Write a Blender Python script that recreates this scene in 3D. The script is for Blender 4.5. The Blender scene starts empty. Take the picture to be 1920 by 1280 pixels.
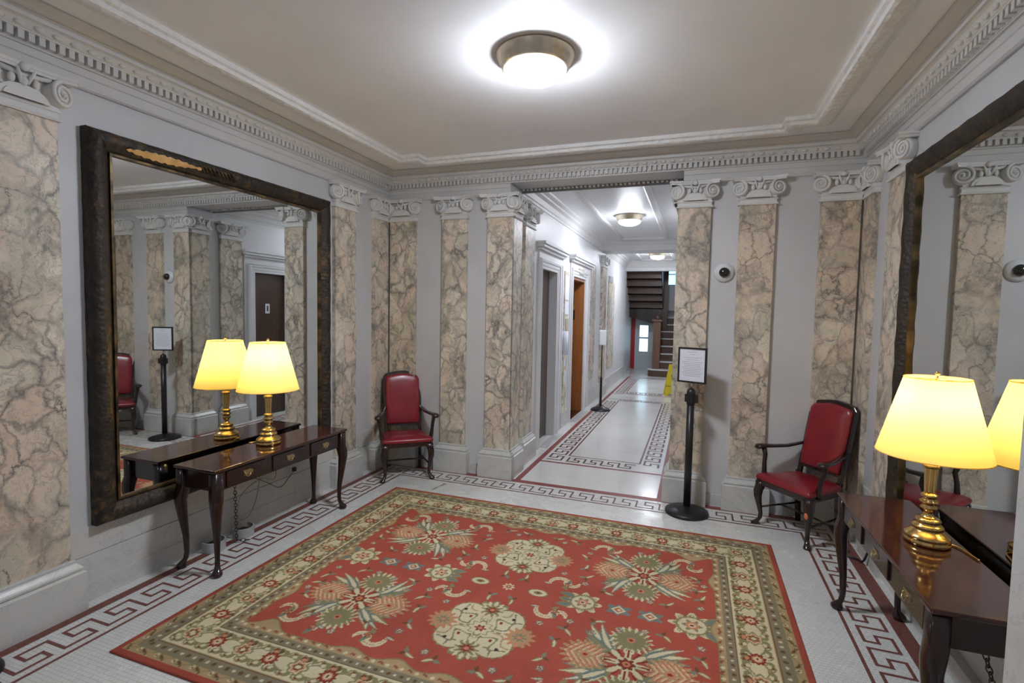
import bpy, bmesh, math, random
import numpy as np
from mathutils import Vector, Matrix
random.seed(7)
PI = math.pi
SC = bpy.context.scene
COL = SC.collection

# ------------------------------------------------------------------ colour / node helpers
def lin(c):
    return c / 12.92 if c <= 0.04045 else ((c + 0.055) / 1.055) ** 2.4
def rgb(r, g, b):
    return (lin(r / 255), lin(g / 255), lin(b / 255), 1.0)

class NT:
    """short-hand for building a node tree"""
    def __init__(self, name):
        self.m = bpy.data.materials.new(name)
        self.m.use_nodes = True
        self.t = self.m.node_tree
        self.t.nodes.clear()
        self.out = self.t.nodes.new('ShaderNodeOutputMaterial')
    def n(self, typ, **kw):
        nd = self.t.nodes.new(typ)
        for k, v in kw.items():
            if k.startswith('i_'):
                key = k[2:]
                key = int(key) if key.isdigit() else key.replace('_', ' ')
                nd.inputs[key].default_value = v
            else:
                setattr(nd, k, v)
        return nd
    def l(self, a, b):
        self.t.links.new(a, b)
    def val(self, sock, x):
        if isinstance(x, bpy.types.NodeSocket):
            self.l(x, sock)
        else:
            sock.default_value = x
    def pos(self, scale=(1, 1, 1)):
        g = self.n('ShaderNodeNewGeometry')
        mp = self.n('ShaderNodeMapping')
        mp.inputs['Scale'].default_value = scale
        self.l(g.outputs['Position'], mp.inputs['Vector'])
        return mp.outputs[0]
    def objco(self):
        return self.n('ShaderNodeTexCoord').outputs['Object']
    def noise(self, vec, scale, detail=4, rough=0.5, dist=0.0):
        nd = self.n('ShaderNodeTexNoise')
        nd.inputs['Scale'].default_value = scale
        nd.inputs['Detail'].default_value = detail
        nd.inputs['Roughness'].default_value = rough
        nd.inputs['Distortion'].default_value = dist
        self.l(vec, nd.inputs['Vector'])
        return nd
    def ramp(self, fac, stops, interp='LINEAR'):
        nd = self.n('ShaderNodeValToRGB')
        cr = nd.color_ramp
        cr.interpolation = interp
        while len(cr.elements) > 1:
            cr.elements.remove(cr.elements[-1])
        cr.elements[0].position = stops[0][0]
        cr.elements[0].color = stops[0][1]
        for p, c in stops[1:]:
            e = cr.elements.new(p)
            e.color = c
        self.l(fac, nd.inputs['Fac'])
        return nd.outputs['Color']
    def mix(self, fac, a, b, blend='MIX'):
        nd = self.n('ShaderNodeMix', data_type='RGBA', blend_type=blend)
        self.val(nd.inputs[0], fac)
        self.val(nd.inputs[6], a)
        self.val(nd.inputs[7], b)
        return nd.outputs[2]
    def math(self, op, a, b=0.0, clamp=False):
        nd = self.n('ShaderNodeMath', operation=op, use_clamp=clamp)
        self.val(nd.inputs[0], a)
        self.val(nd.inputs[1], b)
        return nd.outputs[0]
    def bump(self, h, strength, dist=0.01):
        nd = self.n('ShaderNodeBump')
        nd.inputs['Strength'].default_value = strength
        nd.inputs['Distance'].default_value = dist
        self.l(h, nd.inputs['Height'])
        return nd.outputs[0]
    def bsdf(self, color, rough=0.5, metal=0.0, normal=None, **kw):
        p = self.n('ShaderNodeBsdfPrincipled')
        self.val(p.inputs['Base Color'], color)
        self.val(p.inputs['Roughness'], rough)
        self.val(p.inputs['Metallic'], metal)
        for k, v in kw.items():
            self.val(p.inputs[k.replace('_', ' ')], v)
        if normal is not None:
            self.l(normal, p.inputs['Normal'])
        self.l(p.outputs[0], self.out.inputs['Surface'])
        return p

G1 = lambda v: (v, v, v, 1)
M = {}

def mat_paint(name, col, rough=0.5, var=0.06, bump=0.05):
    t = NT(name)
    v = t.pos()
    n1 = t.noise(v, 1.7, 5, 0.6)
    n2 = t.noise(v, 60, 3, 0.6)
    dark = tuple(c * (1 - var * 2.2) for c in col[:3]) + (1,)
    lite = tuple(min(1, c * (1 + var)) for c in col[:3]) + (1,)
    c = t.ramp(n1.outputs[0], [(0.3, dark), (0.7, lite)])
    t.bsdf(c, rough, normal=t.bump(n2.outputs[0], bump, 0.004))
    M[name] = t.m
mat_paint('wall_paint', (0.62, 0.625, 0.645, 1), 0.45, 0.04)
mat_paint('ceiling_paint', (0.85, 0.855, 0.875, 1), 0.6, 0.03)
mat_paint('trim_paint', (0.66, 0.655, 0.645, 1), 0.5, 0.04)
mat_paint('corridor_paint', (0.72, 0.72, 0.73, 1), 0.45, 0.03)
mat_paint('capital_plaster', (0.77, 0.765, 0.75, 1), 0.55, 0.06, 0.1)
mat_paint('stair_hall_paint', (0.72, 0.72, 0.72, 1), 0.6, 0.05)
mat_paint('white_plastic', (0.72, 0.73, 0.74, 1), 0.35, 0.01, 0.0)
mat_paint('beige_metal', (0.42, 0.40, 0.31, 1), 0.4, 0.05, 0.0)
mat_paint('yellow_plastic', rgb(225, 205, 30), 0.35, 0.03, 0.0)
mat_paint('red_paint', rgb(190, 40, 45), 0.4, 0.04, 0.0)
mat_paint('black_letter', (0.012, 0.012, 0.012, 1), 0.5, 0.0, 0.0)
mat_paint('grey_print', (0.42, 0.43, 0.47, 1), 0.8, 0.0, 0.0)
mat_paint('paper', (0.74, 0.76, 0.84, 1), 0.7, 0.01, 0.0)
mat_paint('cord_plastic', (0.17, 0.17, 0.16, 1), 0.5, 0.02, 0.0)
mat_paint('pale_cord', (0.36, 0.35, 0.32, 1), 0.5, 0.02, 0.0)
mat_paint('white_grey_metal', (0.46, 0.47, 0.46, 1), 0.35, 0.1, 0.05)
mat_paint('rubber_black', (0.012, 0.012, 0.013, 1), 0.4, 0.0, 0.05)
mat_paint('door_pale', (0.62, 0.68, 0.71, 1), 0.5, 0.03, 0.0)

def mat_moulding_leaf():
    t = NT('leaf_moulding')
    v = t.pos()
    vo = t.n('ShaderNodeTexVoronoi', i_Scale=22.0)
    t.l(v, vo.inputs['Vector'])
    c = t.ramp(t.noise(v, 3, 4).outputs[0], [(0.3, (0.72, 0.715, 0.70, 1)), (0.7, (0.80, 0.795, 0.78, 1))])
    t.bsdf(c, 0.55, normal=t.bump(vo.outputs['Distance'], 0.55, 0.02))
    M['leaf_moulding'] = t.m
mat_moulding_leaf()

def mat_white_marble():
    t = NT('white_marble')
    v = t.pos()
    warp = t.noise(v, 2.2, 5, 0.6, 1.2)
    n = t.noise(v, 1.1, 6, 0.65, 2.5)
    c = t.ramp(n.outputs[0], [(0.40, (0.55, 0.55, 0.545, 1)), (0.49, (0.63, 0.63, 0.61, 1)), (0.5, (0.50, 0.51, 0.50, 1)), (0.52, (0.62, 0.62, 0.60, 1)), (0.7, (0.66, 0.65, 0.62, 1))])
    c2 = t.mix(t.math('MULTIPLY', warp.outputs[0], 0.35), c, (0.60, 0.59, 0.53, 1))
    t.bsdf(c2, 0.28, normal=t.bump(t.noise(v, 40, 2).outputs[0], 0.03, 0.003))
    M['white_marble'] = t.m
mat_white_marble()

def mat_breccia():
    """cream and rose breccia marble with soft grey-violet veins between pebbles"""
    t = NT('breccia_marble')
    v = t.pos()
    def warp(src, scale, amount, detail=4):
        wn = t.noise(src, scale, detail, 0.6)
        sub = t.n('ShaderNodeVectorMath', operation='SUBTRACT')
        t.l(wn.outputs['Color'], sub.inputs[0]); sub.inputs[1].default_value = (0.5, 0.5, 0.5)
        off = t.n('ShaderNodeVectorMath', operation='SCALE')
        t.l(sub.outputs[0], off.inputs[0]); off.inputs['Scale'].default_value = amount
        add = t.n('ShaderNodeVectorMath', operation='ADD')
        t.l(src, add.inputs[0]); t.l(off.outputs[0], add.inputs[1])
        return add.outputs[0]
    mp = t.n('ShaderNodeMapping'); mp.inputs['Scale'].default_value = (1.3, 1.3, 0.85); mp.inputs['Rotation'].default_value = (0.35, 0.25, 0)
    t.l(warp(v, 3.2, 0.34, 6), mp.inputs['Vector']); wv = warp(mp.outputs[0], 14, 0.05, 3)
    def vor(scale, feat):
        nd = t.n('ShaderNodeTexVoronoi', feature=feat); nd.inputs['Scale'].default_value = scale
        t.l(wv, nd.inputs['Vector']); return nd
    e1, e2 = vor(5.6, 'DISTANCE_TO_EDGE'), vor(12, 'DISTANCE_TO_EDGE')
    cell = vor(5.6, 'F1')
    sepc = t.n('ShaderNodeSeparateColor'); t.l(cell.outputs['Color'], sepc.inputs[0])
    base = t.ramp(sepc.outputs[0], [(0.0, rgb(234, 226, 208)), (0.3, rgb(226, 208, 192)), (0.5, rgb(236, 228, 210)), (0.7, rgb(222, 200, 184)), (0.85, rgb(206, 202, 186)), (1.0, rgb(234, 220, 202))], 'CONSTANT')
    soft = t.ramp(t.noise(v, 7, 5, 0.65).outputs[0], [(0.3, rgb(208, 192, 174)), (0.5, rgb(230, 218, 200)), (0.7, rgb(240, 232, 216))])
    base = t.mix(0.5, base, soft)
    tint = t.ramp(t.noise(v, 0.9, 2).outputs[0], [(0.45, G1(0)), (0.62, G1(0.55))])
    base = t.mix(tint, base, rgb(214, 190, 166))
    grn = t.ramp(t.noise(wv, 2.6, 5, 0.65).outputs[0], [(0.48, G1(0)), (0.64, G1(0.7))])
    base = t.mix(grn, base, rgb(190, 188, 168))
    def edge(dist, lo, hi):
        w = t.ramp(t.noise(v, 2.1, 4, 0.6).outputs[0], [(0.36, G1(lo)), (0.62, G1(hi))])
        x = t.math('SUBTRACT', 1.0, t.math('DIVIDE', dist, w), True)
        return t.math('POWER', x, 0.8)
    vein1 = t.math('MULTIPLY', edge(e1.outputs['Distance'], 0.025, 0.22), t.ramp(t.noise(v, 3.7, 4, 0.6).outputs[0], [(0.33, G1(0.25)), (0.58, G1(0.95))]))
    vein2 = t.math('MULTIPLY', edge(e2.outputs['Distance'], 0.02, 0.09), t.ramp(t.noise(v, 2.9, 3).outputs[0], [(0.45, G1(0)), (0.62, G1(0.8))]))
    rid = t.math('ABSOLUTE', t.math('SUBTRACT', t.noise(wv, 5.5, 5, 0.6, 1.5).outputs[0], 0.5))
    vein3 = t.math('MULTIPLY', t.math('SUBTRACT', 1.0, t.math('DIVIDE', rid, 0.02), True), 0.6)
    veins = t.math('MAXIMUM', t.math('MAXIMUM', vein1, vein2), vein3)
    vcol = t.ramp(t.noise(v, 5, 3).outputs[0], [(0.35, rgb(112, 114, 106)), (0.52, rgb(130, 122, 116)), (0.66, rgb(100, 92, 98))])
    core = t.math('MULTIPLY', t.math('SUBTRACT', 1.0, t.math('DIVIDE', e1.outputs['Distance'], 0.022), True), t.ramp(t.noise(v, 4.4, 3).outputs[0], [(0.42, G1(0)), (0.6, G1(0.8))]))
    c = t.mix(t.math('MULTIPLY', veins, 0.80), base, vcol)
    c = t.mix(core, c, rgb(78, 74, 76))
    patch = t.ramp(t.noise(wv, 2.2, 6, 0.72, 0.8).outputs[0], [(0.54, G1(0)), (0.64, G1(0.72))])
    c = t.mix(patch, c, t.ramp(t.noise(v, 17, 4, 0.7).outputs[0], [(0.4, rgb(96, 92, 96)), (0.62, rgb(168, 160, 146))]))
    t.bsdf(c, 0.40, normal=t.bump(t.noise(v, 30, 2).outputs[0], 0.02, 0.003), Specular_IOR_Level=0.22)
    M['breccia_marble'] = t.m
mat_breccia()

def mat_mosaic():
    t = NT('mosaic_tile')
    v = t.pos()
    br = t.n('ShaderNodeTexBrick')
    br.inputs['Scale'].default_value = 1.0
    br.inputs['Color1'].default_value = (0.75, 0.745, 0.71, 1)
    br.inputs['Color2'].default_value = (0.71, 0.705, 0.675, 1)
    br.inputs['Mortar'].default_value = (0.53, 0.53, 0.515, 1)
    br.inputs['Mortar Size'].default_value = 0.0016
    br.inputs['Mortar Smooth'].default_value = 0.3
    br.inputs['Brick Width'].default_value = 0.027
    br.inputs['Row Height'].default_value = 0.022
    t.l(v, br.inputs['Vector'])
    stain = t.ramp(t.noise(v, 1.3, 6, 0.65).outputs[0], [(0.35, G1(0.92)), (0.62, G1(1.0))])
    c = t.mix(1.0, br.outputs['Color'], stain, 'MULTIPLY')
    rough = t.ramp(t.noise(v, 5, 4).outputs[0], [(0.3, G1(0.20)), (0.7, G1(0.34))])
    t.bsdf(c, rough, Specular_IOR_Level=0.35, normal=t.bump(t.math('ADD', t.math('MULTIPLY', br.outputs['Fac'], -1.0), t.math('MULTIPLY', t.noise(v, 45, 2).outputs[0], 0.4)), 0.25, 0.0012))
    M['mosaic_tile'] = t.m
mat_mosaic()

def mat_worn_mosaic():
    t = NT('worn_mosaic')
    v = t.pos()
    c = t.ramp(t.noise(v, 2.0, 6, 0.65).outputs[0], [(0.3, (0.68, 0.675, 0.645, 1)), (0.7, (0.735, 0.73, 0.70, 1))])
    t.bsdf(c, t.ramp(t.noise(v, 3, 4).outputs[0], [(0.3, G1(0.17)), (0.7, G1(0.24))]), Specular_IOR_Level=0.35, normal=t.bump(t.noise(v, 70, 2).outputs[0], 0.03, 0.001))
    M['worn_mosaic'] = t.m
mat_worn_mosaic()

def mat_inlay(name, c1, c2):
    t = NT(name)
    v = t.pos()
    br = t.n('ShaderNodeTexBrick')
    br.inputs['Scale'].default_value = 1.0
    br.inputs['Color1'].default_value = c1
    br.inputs['Color2'].default_value = c2
    br.inputs['Mortar'].default_value = tuple(0.8 * a + 0.03 for a in c2[:3]) + (1,)
    br.inputs['Mortar Size'].default_value = 0.0011
    br.inputs['Brick Width'].default_value = 0.02
    br.inputs['Row Height'].default_value = 0.018
    t.l(v, br.inputs['Vector'])
    t.bsdf(br.outputs['Color'], 0.4, Specular_IOR_Level=0.25, normal=t.bump(br.outputs['Fac'], -0.2, 0.001))
    M[name] = t.m
mat_inlay('maroon_tile', rgb(112, 62, 56), rgb(124, 78, 70))
mat_inlay('red_tile', rgb(150, 80, 74), rgb(136, 66, 62))
mat_inlay('brown_tile', rgb(104, 58, 54), rgb(96, 62, 60))
mat_inlay('threshold_marble', (0.5, 0.5, 0.5, 1), (0.5, 0.5, 0.5, 1))

def mat_wood(name, c1, c2, rough=0.12, coat=0.6, axis='Y', scale=1.0):
    t = NT(name)
    v = t.objco()
    mp = t.n('ShaderNodeMapping')
    s = {'X': (1.2, 14, 14), 'Y': (14, 1.2, 14), 'Z': (14, 14, 1.2)}[axis]
    mp.inputs['Scale'].default_value = tuple(a * scale for a in s)
    t.l(v, mp.inputs['Vector'])
    n = t.noise(mp.outputs[0], 1.6, 6, 0.6, 1.0)
    c = t.ramp(n.outputs[0], [(0.3, c1), (0.7, c2)])
    t.bsdf(c, rough, Coat_Weight=coat, Coat_Roughness=0.06)
    M[name] = t.m
mat_wood('mahogany', (0.012, 0.0038, 0.0032, 1), (0.030, 0.008, 0.006, 1), 0.22, 0.3)
mat_wood('mahogany_top', (0.030, 0.008, 0.006, 1), (0.070, 0.017, 0.011, 1), 0.10, 0.35)
mat_wood('dark_wood', (0.012, 0.005, 0.004, 1), (0.03, 0.012, 0.009, 1), 0.25, 0.4, 'Z')
mat_wood('brown_door_wood', (0.055, 0.03, 0.019, 1), (0.085, 0.045, 0.028, 1), 0.35, 0.2, 'Z')
mat_wood('stair_wood', (0.062, 0.031, 0.019, 1), (0.105, 0.052, 0.033, 1), 0.4, 0.1, 'X')
mat_wood('stair_wood_light', (0.11, 0.055, 0.033, 1), (0.17, 0.085, 0.052, 1), 0.4, 0.1, 'Z')
mat_wood('cab_veneer', (0.27, 0.095, 0.028, 1), (0.42, 0.16, 0.05, 1), 0.3, 0.3, 'Z')

mat_paint('chipped_wood', rgb(224, 128, 84), 0.5, 0.1, 0.1)
def mat_vinyl():
    t = NT('red_vinyl')
    v = t.objco()
    c = t.ramp(t.noise(v, 5, 4).outputs[0], [(0.3, (0.19, 0.007, 0.014, 1)), (0.7, (0.27, 0.011, 0.020, 1))])
    t.bsdf(c, 0.34, normal=t.bump(t.noise(v, 90, 3).outputs[0], 0.08, 0.003), Coat_Weight=0.25, Coat_Roughness=0.2)
    M['red_vinyl'] = t.m
mat_vinyl()

def mat_metal(name, col, rough, bump=0.0, metal=1.0):
    t = NT(name)
    v = t.objco()
    n = t.noise(v, 25, 4)
    c = t.ramp(n.outputs[0], [(0.3, tuple(x * 0.8 for x in col[:3]) + (1,)), (0.7, col)])
    t.bsdf(c, rough, metal, normal=t.bump(n.outputs[0], bump, 0.003))
    M[name] = t.m
mat_metal('brass', (0.80, 0.56, 0.22, 1), 0.17, 0.02)
mat_metal('aged_brass', (0.50, 0.40, 0.22, 1), 0.3, 0.05)
mat_metal('gold_ring', (0.80, 0.70, 0.54, 1), 0.36)
mat_metal('dark_iron', (0.10, 0.085, 0.07, 1), 0.45, 0.1)
mat_metal('black_metal', (0.012, 0.012, 0.013, 1), 0.38, 0.0, 0.0)
mat_metal('chrome', (0.7, 0.7, 0.72, 1), 0.2)

def mat_mirror():
    t = NT('mirror_glass')
    v = t.pos()
    r = t.ramp(t.noise(v, 2.0, 3).outputs[0], [(0.4, G1(0.004)), (0.8, G1(0.03))])
    t.bsdf((0.74, 0.77, 0.765, 1), r, 1.0)
    M['mirror_glass'] = t.m
mat_mirror()

def mat_frame():
    t = NT('carved_gilt_wood')
    v = t.pos()
    vo = t.n('ShaderNodeTexVoronoi', i_Scale=38.0)
    t.l(v, vo.inputs['Vector'])
    n = t.noise(v, 16, 5, 0.65)
    n2 = t.noise(v, 3.2, 4, 0.6)
    worn = t.ramp(n2.outputs[0], [(0.52, G1(0.05)), (0.68, G1(0.75))])
    f = t.math('MULTIPLY', t.ramp(n.outputs[0], [(0.48, G1(0)), (0.66, G1(1))]), worn)
    c = t.mix(f, t.ramp(t.noise(v, 7, 4).outputs[0], [(0.3, (0.009, 0.0065, 0.0045, 1)), (0.7, (0.032, 0.021, 0.012, 1))]), (0.30, 0.17, 0.06, 1))
    h = t.math('ADD', vo.outputs['Distance'], t.math('MULTIPLY', n.outputs[0], 0.8))
    t.bsdf(c, t.ramp(f, [(0, G1(0.6)), (1, G1(0.38))]), t.math('MULTIPLY', f, 0.8), normal=t.bump(h, 0.5, 0.012))
    M['carved_gilt_wood'] = t.m
    t = NT('gilt_fillet')
    v = t.pos()
    c = t.ramp(t.noise(v, 9, 4).outputs[0], [(0.40, (0.04, 0.026, 0.012, 1)), (0.70, (0.24, 0.16, 0.07, 1))])
    t.bsdf(c, 0.42, 0.6)
    M['gilt_fillet'] = t.m
    t = NT('bare_gold_patch')
    v = t.pos()
    c = t.ramp(t.noise(v, 14, 4).outputs[0], [(0.3, rgb(196, 150, 92)), (0.7, rgb(226, 184, 124))])
    t.bsdf(c, 0.45, 0.1)
    M['bare_gold_patch'] = t.m
mat_frame()

def mat_shade():
    t = NT('lamp_shade_fabric')
    v = t.objco()
    wv = t.n('ShaderNodeTexWave', i_Scale=60.0)
    t.l(v, wv.inputs['Vector'])
    d = t.n('ShaderNodeBsdfDiffuse'); d.inputs['Color'].default_value = (0.84, 0.70, 0.42, 1)
    tr = t.n('ShaderNodeBsdfTranslucent'); tr.inputs['Color'].default_value = (0.90, 0.74, 0.27, 1)
    mx = t.n('ShaderNodeMixShader'); mx.inputs[0].default_value = 0.62
    nrm = t.bump(wv.outputs['Fac'], 0.04, 0.002)
    t.l(nrm, d.inputs['Normal'])
    t.l(d.outputs[0], mx.inputs[1]); t.l(tr.outputs[0], mx.inputs[2])
    t.l(mx.outputs[0], t.out.inputs['Surface'])
    M['lamp_shade_fabric'] = t.m
mat_shade()

def mat_emit(name, col, s):
    t = NT(name)
    e = t.n('ShaderNodeEmission'); e.inputs['Color'].default_value = col; e.inputs['Strength'].default_value = s
    t.l(e.outputs[0], t.out.inputs['Surface'])
    M[name] = t.m
mat_emit('lit_opal_glass', (0.86, 0.91, 1.0, 1), 95.0)
mat_emit('entry_fill_glow', (0.80, 0.87, 1.0, 1), 12.0)  # emission of the added, unseen fill light at the entrance
mat_emit('lit_opal_glass_corridor', (0.87, 0.91, 1.0, 1), 72.0)
mat_emit('bulb_glow', (1.0, 0.80, 0.42, 1), 12.0)
mat_emit('daylight_pane', (0.55, 0.82, 1.0, 1), 1.6)
mat_emit('daylight_pane_upper', (0.34, 0.66, 1.0, 1), 1.3)

def mat_dome():
    t = NT('smoked_dome')
    t.bsdf((0.006, 0.006, 0.007, 1), 0.05, 0.0, Coat_Weight=1.0)
    M['smoked_dome'] = t.m
mat_dome()

# ------------------------------------------------------------------ mesh builder
class MB:
    def __init__(self):
        self.v, self.f, self.mi, self.sm = [], [], [], []
        self.mats = []
        self.T = Matrix.Identity(4)
    def _m(self, m):
        if m not in self.mats:
            self.mats.append(m)
        return self.mats.index(m)
    def add(self, vs, fs, m, smooth=False):
        b = len(self.v)
        self.v.extend([tuple(self.T @ Vector(p)) for p in vs])
        k = self._m(m)
        for f in fs:
            self.f.append(tuple(b + i for i in f)); self.mi.append(k); self.sm.append(smooth)
    def box(self, x0, x1, y0, y1, z0, z1, m):
        vs = [(x0, y0, z0), (x1, y0, z0), (x1, y1, z0), (x0, y1, z0), (x0, y0, z1), (x1, y0, z1), (x1, y1, z1), (x0, y1, z1)]
        self.add(vs, [(0, 3, 2, 1), (4, 5, 6, 7), (0, 1, 5, 4), (1, 2, 6, 5), (2, 3, 7, 6), (3, 0, 4, 7)], m)
    def cbox(self, c, s, m):
        self.box(c[0] - s[0] / 2, c[0] + s[0] / 2, c[1] - s[1] / 2, c[1] + s[1] / 2, c[2] - s[2] / 2, c[2] + s[2] / 2, m)
    def prism(self, poly, z0, z1, m, axis='z'):
        n = len(poly)
        def P(p, h):
            return {'z': (p[0], p[1], h), 'y': (p[0], h, p[1]), 'x': (h, p[0], p[1])}[axis]
        vs = [P(p, z0) for p in poly] + [P(p, z1) for p in poly]
        fs = [tuple(range(n))[::-1], tuple(range(n, 2 * n))] + [(i, (i + 1) % n, n + (i + 1) % n, n + i) for i in range(n)]
        self.add(vs, fs, m)
    def lathe(self, prof, m, seg=32, c=(0, 0, 0), smooth=True, capb=True, capt=True, axis='z'):
        vs, fs = [], []
        n = len(prof)
        for r, z in prof:
            for k in range(seg):
                a = 2 * PI * k / seg
                p = (r * math.cos(a), r * math.sin(a), z)
                if axis == 'y': p = (p[0], -p[2], p[1])     # grows towards -y
                if axis == 'x': p = (p[2], p[0], p[1])
                vs.append((c[0] + p[0], c[1] + p[1], c[2] + p[2]))
        for i in range(n - 1):
            for k in range(seg):
                k2 = (k + 1) % seg
                fs.append((i * seg + k, i * seg + k2, (i + 1) * seg + k2, (i + 1) * seg + k))
        self.add(vs, fs, m, smooth)
        b = len(self.v) - len(vs)
        km = self._m(m)
        if capb: self.f.append(tuple(b + k for k in range(seg))[::-1]); self.mi.append(km); self.sm.append(False)
        if capt: self.f.append(tuple(b + (n - 1) * seg + k for k in range(seg))); self.mi.append(km); self.sm.append(False)
    def tube(self, path, rad, m, seg=8, closed=False, squash=None):
        path = [Vector(p) for p in path]
        n = len(path)
        if not hasattr(rad, '__len__'): rad = [rad] * n
        vs, fs = [], []
        up = None
        for i in range(n):
            a = path[(i - 1) % n] if (closed or i > 0) else path[i]
            b = path[(i + 1) % n] if (closed or i < n - 1) else path[i]
            d = (b - a)
            d = d.normalized() if d.length > 1e-9 else Vector((0, 0, 1))
            if up is None:
                up = Vector((0, 0, 1)) if abs(d.z) < 0.9 else Vector((1, 0, 0))
            s = d.cross(up)
            if s.length < 1e-6: s = d.orthogonal()
            s.normalize(); up2 = s.cross(d).normalized(); up = up2
            for k in range(seg):
                t = 2 * PI * k / seg
                q = squash if squash else (1, 1)
                vs.append(path[i] + s * (math.cos(t) * rad[i] * q[0]) + up2 * (math.sin(t) * rad[i] * q[1]))
        R = n if closed else n - 1
        for i in range(R):
            j = (i + 1) % n
            for k in range(seg):
                k2 = (k + 1) % seg
                fs.append((i * seg + k, i * seg + k2, j * seg + k2, j * seg + k))
        if not closed:
            fs.append(tuple(range(seg))[::-1]); fs.append(tuple((n - 1) * seg + k for k in range(seg)))
        self.add(vs, fs, m, True)
    def loft(self, rings, m, smooth=True, cap=True):
        k = len(rings[0]); vs = [p for r in rings for p in r]; fs = []
        for i in range(len(rings) - 1):
            for j in range(k):
                j2 = (j + 1) % k
                fs.append((i * k + j, i * k + j2, (i + 1) * k + j2, (i + 1) * k + j))
        if cap:
            fs.append(tuple(range(k))[::-1]); fs.append(tuple((len(rings) - 1) * k + j for j in range(k)))
        self.add(vs, fs, m, smooth)
    def sweep(self, prof, path, m, closed=False, smooth=False, closeprof=False):
        """moulding: prof = [(d, z)], d to the RIGHT of the plan path [(x, y)], mitred"""
        n = len(path); P = [Vector(p) for p in path]
        offs = []
        for i in range(n):
            def nrm(a, b):
                d = (b - a).normalized(); return Vector((d.y, -d.x))
            if closed or 0 < i < n - 1:
                n1 = nrm(P[(i - 1) % n], P[i]); n2 = nrm(P[i], P[(i + 1) % n])
                q = n1 + n2
                offs.append(q / max(1e-6, q.dot(n1)))
            elif i == 0: offs.append(nrm(P[0], P[1]))
            else: offs.append(nrm(P[-2], P[-1]))
        k = len(prof); vs, fs = [], []
        for i in range(n):
            for d, z in prof:
                q = P[i] + offs[i] * d
                vs.append((q.x, q.y, z))
        R = n if closed else n - 1
        K = k if closeprof else k - 1
        for i in range(R):
            i2 = (i + 1) % n
            for j in range(K):
                j2 = (j + 1) % k
                fs.append((i * k + j, i2 * k + j, i2 * k + j2, i * k + j2))
        self.add(vs, fs, m, smooth)
        if not closed:
            b = len(self.v) - len(vs); km = self._m(m)
            self.f.append(tuple(b + j for j in range(k))); self.mi.append(km); self.sm.append(False)
            self.f.append(tuple(b + (n - 1) * k + j for j in range(k))[::-1]); self.mi.append(km); self.sm.append(False)
    def ball(self, c, r, m, seg=10, rings=6):
        r = r if hasattr(r, '__len__') else (r, r, r)
        vs, fs = [], []
        for i in range(rings + 1):
            a = PI * i / rings
            for k in range(seg):
                b = 2 * PI * k / seg
                vs.append((c[0] + r[0] * math.sin(a) * math.cos(b), c[1] + r[1] * math.sin(a) * math.sin(b), c[2] + r[2] * math.cos(a)))
        for i in range(rings):
            for k in range(seg):
                k2 = (k + 1) % seg
                fs.append((i * seg + k, (i + 1) * seg + k, (i + 1) * seg + k2, i * seg + k2))
        self.add(vs, fs, m, True)
    def build(self, name, parent=None, loc=(0, 0, 0), rz=0.0, bevel=0.0, fix=True):
        me = bpy.data.meshes.new(name)
        me.from_pydata(self.v, [], self.f)
        for m in self.mats: me.materials.append(M[m])
        me.polygons.foreach_set('material_index', self.mi)
        me.polygons.foreach_set('use_smooth', self.sm)
        me.update()
        if fix:
            bm = bmesh.new(); bm.from_mesh(me)
            bmesh.ops.remove_doubles(bm, verts=bm.verts, dist=1e-5)
            bmesh.ops.recalc_face_normals(bm, faces=bm.faces)
            bm.to_mesh(me); bm.free()
        o = bpy.data.objects.new(name, me); COL.objects.link(o)
        o.location = loc; o.rotation_euler = (0, 0, rz)
        if parent: o.parent = parent
        if bevel:
            b = o.modifiers.new('bevel', 'BEVEL'); b.width = bevel; b.segments = 2; b.limit_method = 'ANGLE'; b.angle_limit = math.radians(50)
        return o

def tag(o, label, cat, group=None, kind=None):
    o['label'] = label; o['category'] = cat
    if group: o['group'] = group
    if kind: o['kind'] = kind
    return o
def empty(name, loc=(0, 0, 0), rz=0.0):
    o = bpy.data.objects.new(name, None); COL.objects.link(o)
    o.location = loc; o.rotation_euler = (0, 0, rz); o.empty_display_size = 0.1
    return o
def copy_tree(o, parent=None):
    c = o.copy(); COL.objects.link(c)
    if parent: c.parent = parent
    for ch in list(o.children): copy_tree(ch, c)
    return c
def part_label(o, s):
    o['label'] = s; return o

# ------------------------------------------------------------------ room dimensions
XL, XR, YB, ZC = -3.40, 1.34, 5.13, 3.33
YE = -1.70                       # entry wall behind the camera
OX0, OX1 = -1.88, -0.15          # opening to the corridor
CX0, CX1 = -1.93, -0.08          # corridor walls
YH = 15.0                        # header in front of the stair hall

# ---------------- floor with mosaic meander inlay
fb = MB()
fb.box(XL - .3, XR + .3, YE - .3, YB - .03, -.1, 0, 'mosaic_tile')
fb.box(-3.6, 0.9, YB - .03, 17.7, -.1, 0, 'worn_mosaic')
floor = tag(fb.build('floor'), 'white mosaic tile floor with a red Greek key border', 'floor', kind='structure')

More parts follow.
